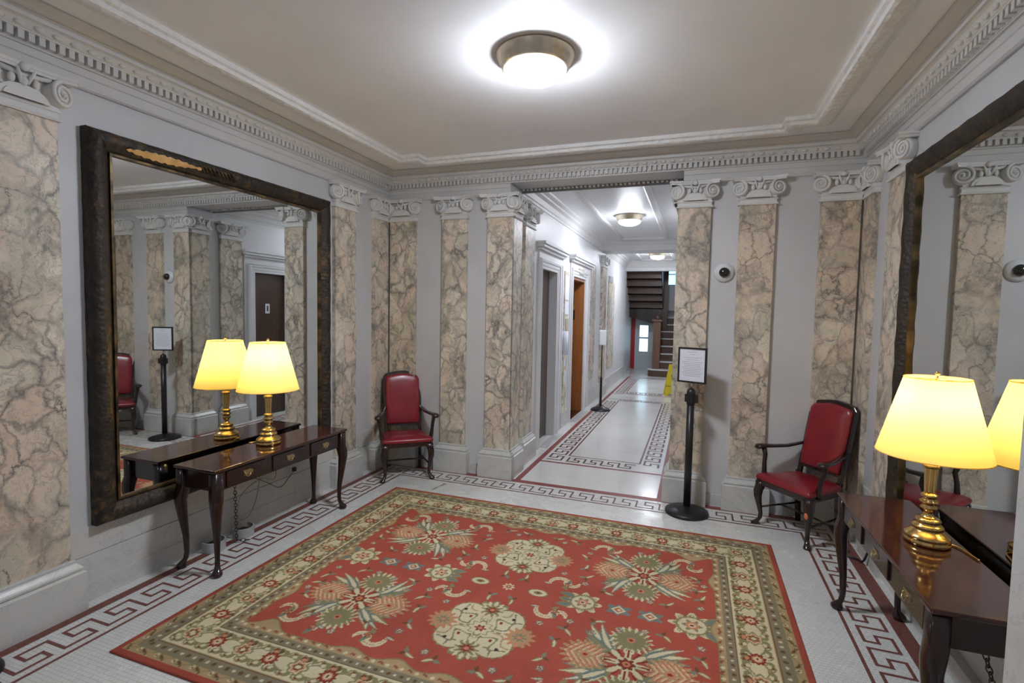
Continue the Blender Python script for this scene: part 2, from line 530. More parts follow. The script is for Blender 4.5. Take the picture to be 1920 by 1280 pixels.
il = MB()
ZI = 0.0012
def strip(x0, x1, y0, y1, m):
    x0, x1 = min(x0, x1), max(x0, x1); y0, y1 = min(y0, y1), max(y0, y1)
    il.add([(x0, y0, ZI), (x1, y0, ZI), (x1, y1, ZI), (x0, y1, ZI)], [(0, 1, 2, 3)], m)
def meander(org, sdir, tdir, length, p, th, w, m, mm=None):
    """Greek key: s along, t from the room side (0) to the wall side (th)"""
    mm = mm or m
    o = Vector(org); s = Vector(sdir); t = Vector(tdir)
    def seg(s0, s1, t0, t1, mat):
        a = o + s * s0 + t * t0; b = o + s * s1 + t * t1
        strip(a.x, b.x, a.y, b.y, mat)
    for k in range(int(length / p)):
        q = k * p
        seg(q, q + w, 0, th, mm)
        seg(q + w, q + .79 * p, 0, w, m)
        seg(q + .79 * p - w, q + .79 * p, w, .52 * th, mm)
        seg(q + .37 * p, q + .79 * p - w, .52 * th - w, .52 * th, m)
        seg(q + .37 * p, q + .37 * p + w, .52 * th, th, mm)
        seg(q + .37 * p + w, q + p, th - w, th, m)
LI, RI, BI = -2.98, 0.90, 4.745
wl = .019
strip(LI - wl / 2, LI + wl / 2, YE + .2, BI, 'maroon_tile')
strip(RI - wl / 2, RI + wl / 2, YE + .2, BI, 'maroon_tile')
strip(LI - wl / 2, RI + wl / 2, BI, BI + wl, 'maroon_tile')
strip(-3.312, -3.248, YE + .2, 5.105, 'maroon_tile')
strip(1.152, 1.237, YE + .2, 5.105, 'maroon_tile')
strip(-3.248, 1.152, 5.022, 5.105, 'red_tile')
meander((LI - .05, 1.627 - 15 * .21), (0, 1), (-1, 0), 15 * .21 + 3.2, .21, .168, .018, 'maroon_tile', 'maroon_tile')
meander((LI - .05 - .168, BI + .055 + .0), (1, 0), (0, 1), 4.3, .21, .168, .015, 'brown_tile')
meander((RI + .05, BI + .15), (0, -1), (1, 0), 6.2, .21, .168, .018, 'maroon_tile')
# corridor
strip(-1.768, -1.706, 5.105, 15.0, 'red_tile')
strip(-.292, -.245, 5.105, 15.0, 'red_tile')
def rect_panel(y0, y1):
    strip(-1.706, -.292, y0, y0 + .045, 'red_tile')
    strip(-1.706, -.292, y1 - .03, y1, 'brown_tile')
    strip(-1.447, -1.425, y0 + .36, y1 - .2, 'brown_tile'); strip(-.575, -.553, y0 + .36, y1 - .2, 'brown_tile')
    strip(-1.447, -.553, y0 + .36, y0 + .378, 'brown_tile'); strip(-1.447, -.553, y1 - .2, y1 - .18, 'brown_tile')
    meander((-1.475, y0 + .12), (0, 1), (-1, 0), y1 - y0 - .25, .255, .19, .026, 'brown_tile')
    meander((-.525, y1 - .14), (0, -1), (1, 0), y1 - y0 - .25, .255, .19, .026, 'brown_tile')
    meander((-1.42, y0 + .11), (1, 0), (0, 1), .86, .205, .19, .024, 'brown_tile')
    meander((-1.42, y1 - .17), (1, 0), (0, 1), .86, .21, .12, .016, 'brown_tile')
rect_panel(5.86, 10.86)
rect_panel(11.62, 14.9)
# pale thresholds
strip(-1.92, -1.80, 6.45, 7.25, 'threshold_marble'); strip(-1.92, -1.80, 8.25, 9.25, 'threshold_marble')
sf = MB()
for k in range(9):
    x, y = -2.428 + .038 * k / 8, 4.467 + .206 * k / 8
    w0, w1 = random.uniform(.006, .014), random.uniform(.008, .024)
    sf.add([(x + w1 * math.cos(a), y + w0 * math.sin(a), ZI) for a in [2 * PI * j / 10 for j in range(10)]], [tuple(range(10))], 'cord_plastic')
part_label(sf.build('dark_scuff', floor, fix=False), 'dark scuffed crack in the tiles')
part_label(il.build('mosaic_border', floor, fix=False), 'dull red and brown Greek key inlay')

# ---------------- walls
def wall(name, label, boxes, m='wall_paint'):
    b = MB()
    for q in boxes: b.box(*q, m)
    return tag(b.build(name), label, 'wall', kind='structure')
wall('wall_left', 'pale grey painted left wall behind the console table and mirror', [(XL - .25, XL, YE, 5.5, 0, ZC)])
wall('wall_right', 'pale grey painted right wall behind the large mirror', [(XR, XR + .25, YE, 5.5, 0, ZC)])
wall('wall_back', 'pale grey painted back wall with the opening to the corridor', [
    (XL, OX0, YB, 5.5, 0, ZC), (OX1, XR, YB, 5.5, 0, ZC), (OX0, OX1, YB, 5.42, 3.16, ZC)])
wall('wall_entry', 'painted wall at the entrance behind the viewer', [(XL - .25, XR + .25, YE - .25, YE, 0, ZC)])
wall('wall_near', 'pale marble pier edge at the right border of the view', [(.723, XR, 1.22, 1.50, 0, ZC)], 'white_marble')
wc = wall('wall_corridor_left', 'white corridor wall with the two lift doorways', [
    (CX0 - .3, CX0, 5.5, 6.46, 0, ZC), (CX0 - .3, CX0, 6.46, 7.22, 2.40, ZC), (CX0 - .3, CX0, 7.22, 8.25, 0, ZC),
    (CX0 - .3, CX0, 8.25, 9.25, 2.42, ZC), (CX0 - .3, CX0, 9.25, YH + .2, 0, ZC), (-2.3, -2.0, YH + .2, 17.4, 0, 4.5)], 'corridor_paint')
wall('wall_corridor_right', 'white corridor wall on the right with a brown door', [
    (CX1, CX1 + .3, 5.5, 6.28, 0, ZC), (CX1, CX1 + .3, 6.28, 7.0, 2.37, ZC), (CX1, CX1 + .3, 7.0, YH + .2, 0, ZC), (.30, .6, YH + .2, 17.4, 0, 4.5)], 'corridor_paint')
wall('wall_stair_header', 'white header wall above the opening to the staircase', [(CX0 - .3, CX1 + .3, YH, YH + .2, 3.04, ZC + 1.2)], 'corridor_paint')
wall('wall_stair_end', 'grey end wall of the stair hall', [(-2.3, .6, 17.4, 17.6, 0, 4.5)], 'stair_hall_paint')

# ---------------- ceilings
cb = MB()
cb.box(XL - .25, XR + .25, YE - .25, 5.5, ZC, ZC + .12, 'ceiling_paint')
tag(cb.build('ceiling'), 'cream plaster ceiling of the lobby', 'ceiling', kind='structure')
cb = MB()
cb.box(CX0 - .3, CX1 + .3, 5.5, YH + .2, ZC, ZC + .12, 'corridor_paint')
cb.box(-2.3, .6, YH + .2, 17.6, 4.5, 4.6, 'corridor_paint')
tag(cb.build('ceiling_corridor'), 'white plaster ceiling of the corridor', 'ceiling', kind='structure')

# ---------------- entablature with dentils round the lobby
cn = MB()
room_path = [(XL, YE), (XL, YB), (XR, YB), (XR, YE)]
arch = [(0, 3.035), (.018, 3.035), (.03, 3.045), (.03, 3.055), (.022, 3.06), (.022, 3.105), (.03, 3.11), (.03, 3.155), (.0, 3.156)]
for pth in ([(XL, YE), (XL, YB), (OX0, YB)], [(OX1, YB), (XR, YB), (XR, YE)]):
    cn.sweep(arch, pth, 'trim_paint')
corn = [(0, 3.15), (.045, 3.15), (.045, 3.158), (.05, 3.158), (.05, 3.205), (.088, 3.205), (.088, 3.212), (.095, 3.215), (.12, 3.245), (.135, 3.25), (.15, 3.25), (.15, 3.278),
        (.157, 3.283), (.157, 3.288), (.168, 3.29), (.19, 3.303), (.215, 3.312), (.222, 3.32), (.222, ZC - .002), (0, ZC - .002)]
cn.sweep(corn, room_path, 'trim_paint')
p = .0455
def dent(x, y, dx, dy):
    cn.box(x - dx / 2, x + dx / 2, y - dy / 2, y + dy / 2, 3.162, 3.2052, 'trim_paint')
n = int((XR - XL - .12) / p)
for k in range(n): dent(XL + .075 + k * p, YB - .065, .027, .036)
for k in range(int((YB - .1 - 1.0) / p)):
    dent(XL + .065, 1.0 + k * p, .036, .027); dent(XR - .065, 1.0 + k * p, .036, .027)
q = .083
for k in range(int((XR - XL - .3) / q)): cn.ball((XL + .16 + k * q, YB - .108, 3.229), (.026, .011, .014), 'trim_paint', 8, 4)
for k in range(int((YB - .1 - 1.0) / q)):
    cn.ball((XL + .108, 1.0 + k * q, 3.229), (.011, .026, .014), 'trim_paint', 8, 4); cn.ball((XR - .108, 1.0 + k * q, 3.229), (.011, .026, .014), 'trim_paint', 8, 4)
tag(cn.build('trim_1', fix=False), 'white plaster cornice with a row of dentils round the lobby', 'cornice', kind='structure')

# ceiling frame moulding with notched corners
cm = MB()
mx0, mx1, my1, my0 = -2.80, .79, 4.60, -.9
nx, ny = .20, .15
ring = [(mx0, my0), (mx0, my1 - ny), (mx0 + nx, my1 - ny), (mx0 + nx, my1), (mx1 - nx, my1), (mx1 - nx, my1 - ny), (mx1, my1 - ny), (mx1, my0)]
outp = [(.0, ZC), (.0, ZC - .03), (-.018, ZC - .038), (-.024, ZC - .060), (-.045, ZC - .066), (-.10, ZC - .066), (-.12, ZC - .055), (-.15, ZC - .030), (-.165, ZC - .024), (-.165, ZC)]
cm.sweep(outp, ring, 'leaf_moulding')
tag(cm.build('trim_2', fix=False), 'white leaf-carved frame moulding on the lobby ceiling', 'moulding', kind='structure')

# corridor ceiling trim, beams
cm = MB()
for y0, y1 in ((6.0, 10.5), (11.9, 14.6)):
    ring = [(-1.42, y0), (-1.42, y1), (-.64, y1), (-.64, y0)]
    cm.sweep([(0, ZC), (0, ZC - .03), (-.02, ZC - .04), (-.07, ZC - .035), (-.09, ZC - .015), (-.09, ZC)], ring, 'trim_paint', closed=True)
sm = [(0, ZC - .2), (.015, ZC - .2), (.02, ZC - .17), (.03, ZC - .16), (.05, ZC - .10), (.085, ZC - .07), (.09, ZC - .05), (.13, ZC - .02), (.14, ZC), (0, ZC)]
for y0, y1 in ((5.5, 10.92), (11.5, YH)):
    cm.sweep(sm, [(CX0, y0), (CX0, y1), (CX1, y1), (CX1, y0)], 'trim_paint', closed=True)
cm.box(CX0, CX1, 10.92, 11.5, 3.13, ZC, 'corridor_paint')
for k in range(36): cm.box(OX0 + .03 + k * .046, OX0 + .055 + k * .046, 5.405, 5.435, 3.138, 3.165, 'trim_paint')
tag(cm.build('trim_3', fix=False), 'white cross beam and panel mouldings of the corridor ceiling', 'moulding', kind='structure')

# ---------------- pilasters
def capital_mesh(w):
    b = MB(); m = 'capital_plaster'; h = w / 2
    nk = [(0, 2.80), (.014, 2.80), (.018, 2.807), (.014, 2.815), (.004, 2.818), (.004, 2.845), (.012, 2.85), (.012, 2.858), (0, 2.86)]
    b.sweep(nk, [(h, 0), (h, -.04), (-h, -.04), (-h, 0)][::-1], m)
    b.box(-h - .002, h + .002, -.052, 0, 2.855, 3.03, m)
    # lunette of the echinus
    pts = [(.105 * math.cos(a) * w / .3, 2.862 + .07 * math.sin(a)) for a in [PI * i / 14 for i in range(15)]]
    b.prism(pts, -.075, -.04, m, 'y')
    pts = [(.082 * math.cos(a) * w / .3, 2.862 + .052 * math.sin(a)) for a in [PI * i / 14 for i in range(15)]]
    b.prism(pts, -.083, -.06, m, 'y')
    # volutes
    for s in (-1, 1):
        c = Vector((s * (h + .006), -.062, 2.945))
        T0 = b.T; b.T = Matrix.Translation(c) @ Matrix.Rotation(s * math.radians(22), 4, 'Z')
        b.lathe([(.066, -.05), (.070, -.005), (.066, .012), (.0, .014)], m, 24, axis='y', capb=False, capt=False)
        pa, ra = [], []
        for i in range(46):
            th = i * .33; r = .070 * (1 - i / 50.0)
            pa.append((s * r * math.cos(th + 1.5), -.018, r * math.sin(th + 1.5))); ra.append(.0125 * (1 - i / 75.0))
        b.tube(pa, ra, m, 6)
        b.ball((0, -.022, 0), .012, m)
        b.T = T0
        # roll at the side
        b.lathe([(.05, 0), (.058, .02), (.05, .05)], m, 12, c=(s * (h + .01), -.01, 2.945), axis='y')
    # channel between volutes, egg and leaves
    b.tube([(-h * .75, -.074, 2.995), (0, -.072, 2.978), (h * .75, -.074, 2.995)], .013, m, 6)
    for x, r in ((-.048, .017), (0, .021), (.048, .017)):
        b.ball((x * w / .3, -.075, 2.95), (r, .016, .026), m, 8, 6)
    for x in (-.026, .026):
        b.tube([(x * .6, -.078, 2.935), (x, -.092, 2.975), (x * 1.5, -.10, 3.005)], [.006, .010, .006], m, 6)
    # abacus with concave front
    a = h + .062
    fr = [(-a, -.115), (-a * .6, -.088), (0, -.08), (a * .6, -.088), (a, -.115)]
    poly = fr + [(a, 0), (-a, 0)]
    b.prism(poly, 3.005, 3.022, m); b.prism([(x * 1.04, y * 1.06) for x, y in poly], 3.022, 3.04, m)
    b.ball((0, -.085, 3.02), (.026, .02, .024), m, 8, 6)
    return b
CACHE = {}
def cached(kind, w, fn):
    k = (kind, round(w, 3))
    if k not in CACHE:
        o = fn(w).build(kind, fix=False); CACHE[k] = o.data
        COL.objects.unlink(o); bpy.data.objects.remove(o)
    return CACHE[k]
def shaft_mesh(w):
    b = MB(); h = w / 2
    b.box(-h, h, -.04, 0, .30, 2.802, 'breccia_marble')
    return b
def base_mesh(w):
    b = MB(); h = w / 2
    pr = [(0, .312), (.012, .312), (.016, .304), (.014, .292), (.02, .286), (.034, .27), (.042, .262), (.042, .25), (.034, .246), (.046, .238), (.053, .232), (.053, 0), (0, 0)]
    b.sweep(pr, [(h, 0), (h, -.04), (-h, -.04), (-h, 0)][::-1], 'white_marble')
    return b
def pilaster(x, y, rz, w, label, cap=True, top=None):
    e = empty('pilaster', (x, y, 0), rz)
    tag(e, label, 'pilaster', 'marble pilasters round the lobby', 'structure')
    for nm, fn in (('shaft', shaft_mesh), ('plinth', base_mesh)) + ((('capital', capital_mesh),) if cap else ()):
        o = bpy.data.objects.new(nm, cached(nm, w, fn)); COL.objects.link(o); o.parent = e
        if nm == 'shaft': part_label(o, 'cream and grey veined breccia marble shaft')
        if nm == 'capital': part_label(o, 'white plaster capital with scrolled volutes')
    return e
Q = PI / 2
pilaster(XL, 1.69, Q, .325, 'marble pilaster nearest the viewer on the left wall, before the mirror')
pilaster(XL, 4.33, Q, .325, 'marble pilaster on the left wall just beyond the mirror')
pilaster(XL, 4.955, Q, .27, 'marble pilaster half on the left wall in the corner behind the red chair')
pilaster(-3.175, YB, 0, .33, 'marble pilaster on the back wall in the left corner behind the red chair')
pilaster(-2.522, YB, 0, .30, 'marble pilaster on the back wall between left corner and corridor pier')
pilaster(-1.985, YB, 0, .29, 'marble pilaster on the front of the pier left of the corridor opening')
pilaster(OX0, 5.25, Q, .31, 'marble pilaster on the corridor side of the left pier')
pilaster(-1.92, 5.83, Q, .36, 'marble pilaster in the corridor just before the first lift doorway')
pilaster(-.045, YB, 0, .29, 'marble pilaster behind the sign stand, right of the corridor opening')
pilaster(OX1, 5.25, -Q, .31, 'marble pilaster on the corridor side of the right pier')
pilaster(-.09, 5.83, -Q, .36, 'marble pilaster in the corridor beside the brown door, seen in the mirror')
pilaster(.49, YB, 0, .295, 'marble pilaster on the back wall right of the dome camera')
pilaster(1.135, YB, 0, .30, 'marble pilaster on the back wall in the right corner behind the red chair')
pilaster(XR, 4.955, -Q, .27, 'marble pilaster half on the right wall in the corner behind the red chair')
pilaster(XR, 4.33, -Q, .325, 'marble pilaster on the right wall just beyond the mirror')
pilaster(-1.93, 11.21, Q, .55, 'marble pilaster deep in the corridor under the cross beam')
pilaster(CX1, 11.21, -Q, .55, 'marble pilaster under the cross beam on the right corridor wall')

# flat marble panels and baseboards in the corridor
def slab(name, label, cat, boxes, kind='structure'):
    b = MB()
    for q in boxes: b.box(*q[:6], q[6])
    return tag(b.build(name), label, cat, kind=kind)
slab('trim_4', 'flat pale marble panel beside the open lift', 'panel', [(CX0, CX0 + .012, 9.82, 10.32, .5, 2.75, 'breccia_marble')])
slab('trim_5', 'flat veined marble panel beyond the corridor pilaster with white top block', 'panel', [(CX0, CX0 + .015, 11.9, 12.85, .5, 2.55, 'breccia_marble'), (CX0, CX0 + .03, 11.95, 12.5, 2.55, 2.68, 'white_marble')])
slab('trim_6', 'narrow marble panel between the two lift doorways', 'panel', [(CX0, CX0 + .012, 7.72, 7.98, .2, 2.45, 'breccia_marble')])
slab('baseboard_corridor', 'white marble baseboard along the left corridor wall', 'baseboard', [(CX0, CX0 + .02, 9.75, 10.9, 0, .3, 'white_marble'), (CX0, CX0 + .02, 11.52, YH, 0, .3, 'white_marble'), (CX0, CX0 + .02, 7.66, 8.1, 0, .24, 'white_marble')])
slab('baseboard_left', 'white marble wainscot below the left mirror', 'wainscot', [(XL, XL + .012, 1.5, 5.1, 0, .12, 'white_marble'), (XL, XL + .008, 1.5, 5.1, .12, .285, 'white_marble'), (XL, XL + .006, 1.5, 5.1, .29, .462, 'white_marble')])
slab('baseboard_right', 'white marble wainscot below the right mirror', 'wainscot', [(XR - .06, XR, 1.5, 5.1, 0, .11, 'white_marble'), (XR - .01, XR, 1.5, 5.1, .11, .45, 'white_marble')])
slab('baseboard_back', 'white marble baseboard along the back wall', 'baseboard', [(XL, -1.9, YB - .012, YB, 0, .11, 'white_marble'), (-.1, XR, YB - .012, YB, 0, .11, 'white_marble')])

# ---------------- big mirrors
def mirror(name_label, side, y0, y1, z0, z1, xw, patch):
    s = side     # +1: hangs on the left wall and faces +x
    e = empty('wall_mirror', (xw, (y0 + y1) / 2, 0), 0 if s > 0 else PI)
    tag(e, name_label, 'mirror')
    L = (y1 - y0) / 2
    # carved ogee frame swept round the rectangle (local: x out of wall, y along, z up)
    prof = [(0, .0), (0, .05), (.012, .075), (.03, .088), (.05, .09), (.075, .082), (.10, .062), (.112, .05), (.118, .046), (.122, .03), (.122, 0)]
    b = MB(); vs, fs = [], []
    cor = [(-L, z0, 1, 1), (L, z0, -1, 1), (L, z1, -1, -1), (-L, z1, 1, -1)]
    SEG = 34
    k = len(prof); cnt = 0
    for ci in range(4):
        a, c = cor[ci], cor[(ci + 1) % 4]
        rows = []
        for i in range(SEG + 1):
            t = i / SEG
            row = []
            for j, (w, d) in enumerate(prof):
                ya, za = a[0] + a[2] * w, a[1] + a[3] * w
                yc, zc = c[0] + c[2] * w, c[1] + c[3] * w
                wob = .003 * math.sin(t * 61 + j * .7) * (1 if 2 <= j <= 6 else 0) + (.0012 * math.sin(t * 83 + ci) if j <= 1 else 0)
                yy, zz = ya + (yc - ya) * t, za + (zc - za) * t
                if j <= 1:
                    if ci in (0, 2): zz += wob * a[3]
                    else: yy += wob * (1 if ci == 3 else -1)
                row.append((d + (wob if 2 <= j <= 6 else 0), yy, zz))
            rows.append(row)
        vs = [q for r in rows for q in r]; fs = []
        for i in range(SEG):
            for j in range(k - 1):
                fs.append((i * k + j, (i + 1) * k + j, (i + 1) * k + j + 1, i * k + j + 1))
        b.add(vs, fs, 'carved_gilt_wood', True)
    b.build('frame', e)
    g = MB()
    for (ya, yb, za, zb) in ((-L + .122, L - .122, z0 + .122, z0 + .136), (-L + .122, L - .122, z1 - .136, z1 - .122), (-L + .122, -L + .136, z0 + .136, z1 - .136), (L - .136, L - .122, z0 + .136, z1 - .136)):
        g.box(.0, .058, ya, yb, za, zb, 'gilt_fillet')
    part_label(g.build('inner_fillet', e), 'thin gilt inner edge')
    q = MB(); q.box(.012, .040, -L + .125, L - .125, z0 + .125, z1 - .125, 'mirror_glass')
    part_label(q.build('glass', e), 'silvered mirror pane')
    if patch:
        pm = MB(); pts = []
        N = 26
        up, lo = [], []
        for i in range(N + 1):
            t = i / N; y = -L + .20 + t * .50
            hw = .022 * (math.sin(PI * min(1, t * 1.08)) ** .6 if t < .92 else .35) + .004 * math.sin(i * 2.3)
            c0 = z1 - .082 + .012 * t
            up.append((y, c0 + hw)); lo.append((y, c0 - hw))
        def dep(z):
            w = z1 - z
            for (w0, d0), (w1, d1) in zip(prof, prof[1:]):
                if w0 <= w <= w1 and w1 > w0: return d0 + (d1 - d0) * (w - w0) / (w1 - w0) + .010
            return .1
        NS = 6; vs, fs = [], []
        for i in range(N + 1):
            for j in range(NS + 1):
                z = lo[i][1] + (up[i][1] - lo[i][1]) * j / NS
                vs.append((dep(z), up[i][0], z))
        for i in range(N):
            for j in range(NS):
                a = i * (NS + 1) + j
                fs.append((a, a + NS + 1, a + NS + 2, a + 1))
        pm.add(vs, fs, 'bare_gold_patch', True)
        part_label(pm.build('worn_patch', e), 'long bare golden patch where the finish broke off')
        cv = MB()
        for i in range(9):
            y = -L + .70 + i * .032
            cv.tube([(.082, y - .02, z1 - .035), (.098, y, z1 - .055), (.082, y + .035, z1 - .09)], [.004, .007, .004], 'gilt_fillet', 6)
        part_label(cv.build('carving', e), 'row of slanted carved leaves')
    return e
mirror('huge mirror in carved dark frame with a worn golden patch, behind the left console table', 1, 1.985, 4.065, .462, 2.83, XL, True)
mirror('huge mirror in carved dark frame on the right wall, behind the right console table', -1, 1.985, 4.065, .462, 2.83, XR, False)

# ---------------- console tables
def leg_rings(pts, corner):
    rings = []
    for (ox, oy, z, r, sq) in pts:
        ring = []
        for k in range(16):
            a = 2 * PI * k / 16
            c, s = math.cos(a), math.sin(a)
            e_ = 2.0 / sq
            ring.append((ox * corner[0] + r * abs(c) ** e_ * (1 if c > 0 else -1), oy * corner[1] + r * abs(s) ** e_ * (1 if s > 0 else -1), z))
        rings.append(ring)
    return rings
def fat(pts, k):
    return [(a, b, z, r * (k + .12 * (z > .3)), q) for a, b, z, r, q in pts]
def make_table():
    e = empty('console_table')
    TL, TD, TH = .675, .19, .725       # half length (y), half depth (x), height
    b = MB()
    prof = [(-.004, TH - .022), (.0, TH - .016), (.006, TH - .012), (.006, TH - .004), (.0, TH)]
    pth = [(-TD, -TL), (-TD, TL), (TD, TL), (TD, -TL)]
    n = 4
    vs = []; fs = []
    b.box(-TD, TD, -TL, TL, TH - .02, TH, 'mahogany_top')
    part_label(b.build('tabletop', e, bevel=.006), 'glossy reddish mahogany top')
    a = MB()
    a.box(-TD + .02, TD - .028, -TL + .035, TL - .035, TH - .155, TH - .02, 'mahogany')
    a.build('apron', e, bevel=.003)
    for i in range(3):
        yc = (i - 1) * .40
        d = MB(); d.box(TD - .030, TD - .018, yc - .165, yc + .165, TH - .142, TH - .034, 'mahogany')
        dr = d.build('drawer', e, bevel=.003)
        h = MB()
        h.prism([(yc + .040 * math.cos(t) * (1 + .25 * math.cos(3 * t)), TH - .085 + .028 * math.sin(t) * (1 + .3 * math.cos(2 * t))) for t in [2 * PI * k / 20 for k in range(20)]], TD - .018, TD - .0145, 'aged_brass', 'x')
        h.tube([(TD - .012, yc - .022, TH - .085), (TD - .006, yc - .018, TH - .105), (TD - .004, yc, TH - .110), (TD - .006, yc + .018, TH - .105), (TD - .012, yc + .022, TH - .085)], .0028, 'aged_brass', 6)
        for s in (-1, 1): h.ball((TD - .012, yc + s * .022, TH - .085), .005, 'aged_brass', 8, 5)
        part_label(h.build('handle', dr), 'brass bail handle')
    for sx in (-1, 1):
        for sy in (-1, 1):
            pts = [(0, 0, TH - .02, .026, 6), (0, 0, TH - .15, .027, 6), (.010, .010, TH - .20, .030, 3), (.014, .014, TH - .25, .028, 2.4), (.006, .006, TH - .36, .023, 2), (-.006, -.006, TH - .50, .017, 2),
                   (-.009, -.009, .11, .0135, 2), (-.004, -.004, .065, .0135, 2), (.008, .008, .042, .019, 2), (.014, .014, .026, .027, 2), (.014, .014, .012, .028, 2), (.010, .010, 0, .022, 2)]
            l = MB(); l.loft(leg_rings(fat(pts, 1.2), (sx, sy)), 'mahogany')
            l.build('leg', e, (sx * (TD - .04), sy * (TL - .045), 0))
    return e
t1 = make_table(); t1.location = (-3.100, 3.095, 0)
tag(t1, 'dark mahogany console table under the left mirror', 'table', 'console tables with brass lamps')
t2 = copy_tree(t1); t2.location = (1.058, 2.94, 0); t2.rotation_euler = (0, 0, PI)
tag(t2, 'dark mahogany console table under the right mirror, cut by the pier at right', 'table', 'console tables with brass lamps')

# ---------------- table lamps
def make_lamp():
    e = empty('table_lamp')
    b = MB()
    foot = [(.088, 0), (.093, .004), (.093, .018), (.088, .024), (.090, .030), (.094, .036), (.088, .044), (.074, .056), (.062, .064), (.058, .070), (.064, .076), (.064, .084), (.056, .092), (.044, .098), (.050, .104), (.053, .112), (.046, .121), (.030, .127)]
    stem = [(.030, .127), (.022, .134), (.019, .148), (.024, .160), (.033, .168), (.035, .176), (.026, .184), (.028, .190), (.038, .198), (.038, .206), (.026, .214), (.029, .222), (.036, .230), (.032, .238), (.020, .246)]
    shaft = [(.020, .246), (.022, .25), (.026, .34), (.028, .365)]
    cap = [(.028, .365), (.034, .372), (.034, .380), (.024, .388), (.022, .394), (.030, .402), (.030, .408), (.012, .414), (.010, .43)]
    b.lathe(foot, 'brass', 40); b.build('base', e)
    s = MB(); s.lathe(stem, 'brass', 32, capb=False, capt=False)
    vs = []; N = 48; prof = shaft; rows = []
    for r, z in prof:
        rows.append([((r - (.0028 if (k // 2) % 2 else 0)) * math.cos(2 * PI * k / N), (r - (.0028 if (k // 2) % 2 else 0)) * math.sin(2 * PI * k / N), z) for k in range(N)])
    s.loft(rows, 'brass', False, False)
    s.lathe(cap, 'brass', 32, capb=False); s.build('stem', e)
    h = MB()
    h.tube([(0, 0, .43), (0, 0, .50)], .011, 'brass', 10)
    for sx in (-1, 1):
        h.tube([(0, 0, .44), (sx * .05, 0, .50), (sx * .06, 0, .60), (sx * .045, 0, .74), (0, 0, .79)], .0022, 'brass', 6)
    h.tube([(0, 0, .79), (0, 0, .812)], .004, 'brass', 8); h.ball((0, 0, .822), (.011, .011, .012), 'brass')
    h.tube([(.124, 0, .79), (0, 0, .795), (-.124, 0, .79)], .0018, 'brass', 6); h.tube([(0, .124, .79), (0, 0, .795), (0, -.124, .79)], .0018, 'brass', 6)
    part_label(h.build('finial', e), 'brass harp with round finial')
    bb = MB(); bb.lathe([(.012, .50), (.014, .53), (.030, .575), (.033, .60), (.026, .625), (.0, .636)], 'bulb_glow', 20, capt=False)
    part_label(bb.build('bulb', e), 'glowing bulb')
    sh = MB()
    n = 64; zb, zt, rb, rt = .430, .800, .226, .128
    sh.lathe([(rb, zb), ((rb + rt) / 2, (zb + zt) / 2), (rt, zt)], 'lamp_shade_fabric', n, capb=False, capt=False)
    o = sh.build('lamp_shade', e)
    part_label(o, 'glowing cream fabric cone shade')
    rm = MB()
    rm.tube([(rb * math.cos(2 * PI * k / 48), rb * math.sin(2 * PI * k / 48), zb) for k in range(48)], .0025, 'lamp_shade_fabric', 6, True)
    rm.build('shade_rim', o)
    rm = MB(); rm.tube([(rt * math.cos(2 * PI * k / 48), rt * math.sin(2 * PI * k / 48), zt) for k in range(48)], .0025, 'lamp_shade_fabric', 6, True)
    rm.build('shade_rim', o)
    return e
l1 = make_lamp(); l1.location = (-3.138, 3.095, .7255)
tag(l1, 'lit brass table lamp with cream shade on the left console table', 'lamp', 'brass table lamps')
l2 = copy_tree(l1); l2.location = (1.095, 2.955, .7255); l2.rotation_euler = (0, 0, 1.0)
tag(l2, 'lit brass table lamp with cream shade on the right console table', 'lamp', 'brass table lamps')
for o in (l1, l2):
    ld = bpy.data.lights.new('lamp_bulb_light', 'POINT'); ld.energy = 4.9; ld.color = (1.0, .78, .40); ld.shadow_soft_size = .035
    lo = bpy.data.objects.new('lamp_bulb_light', ld); COL.objects.link(lo); lo.location = o.location + Vector((0, 0, .68))

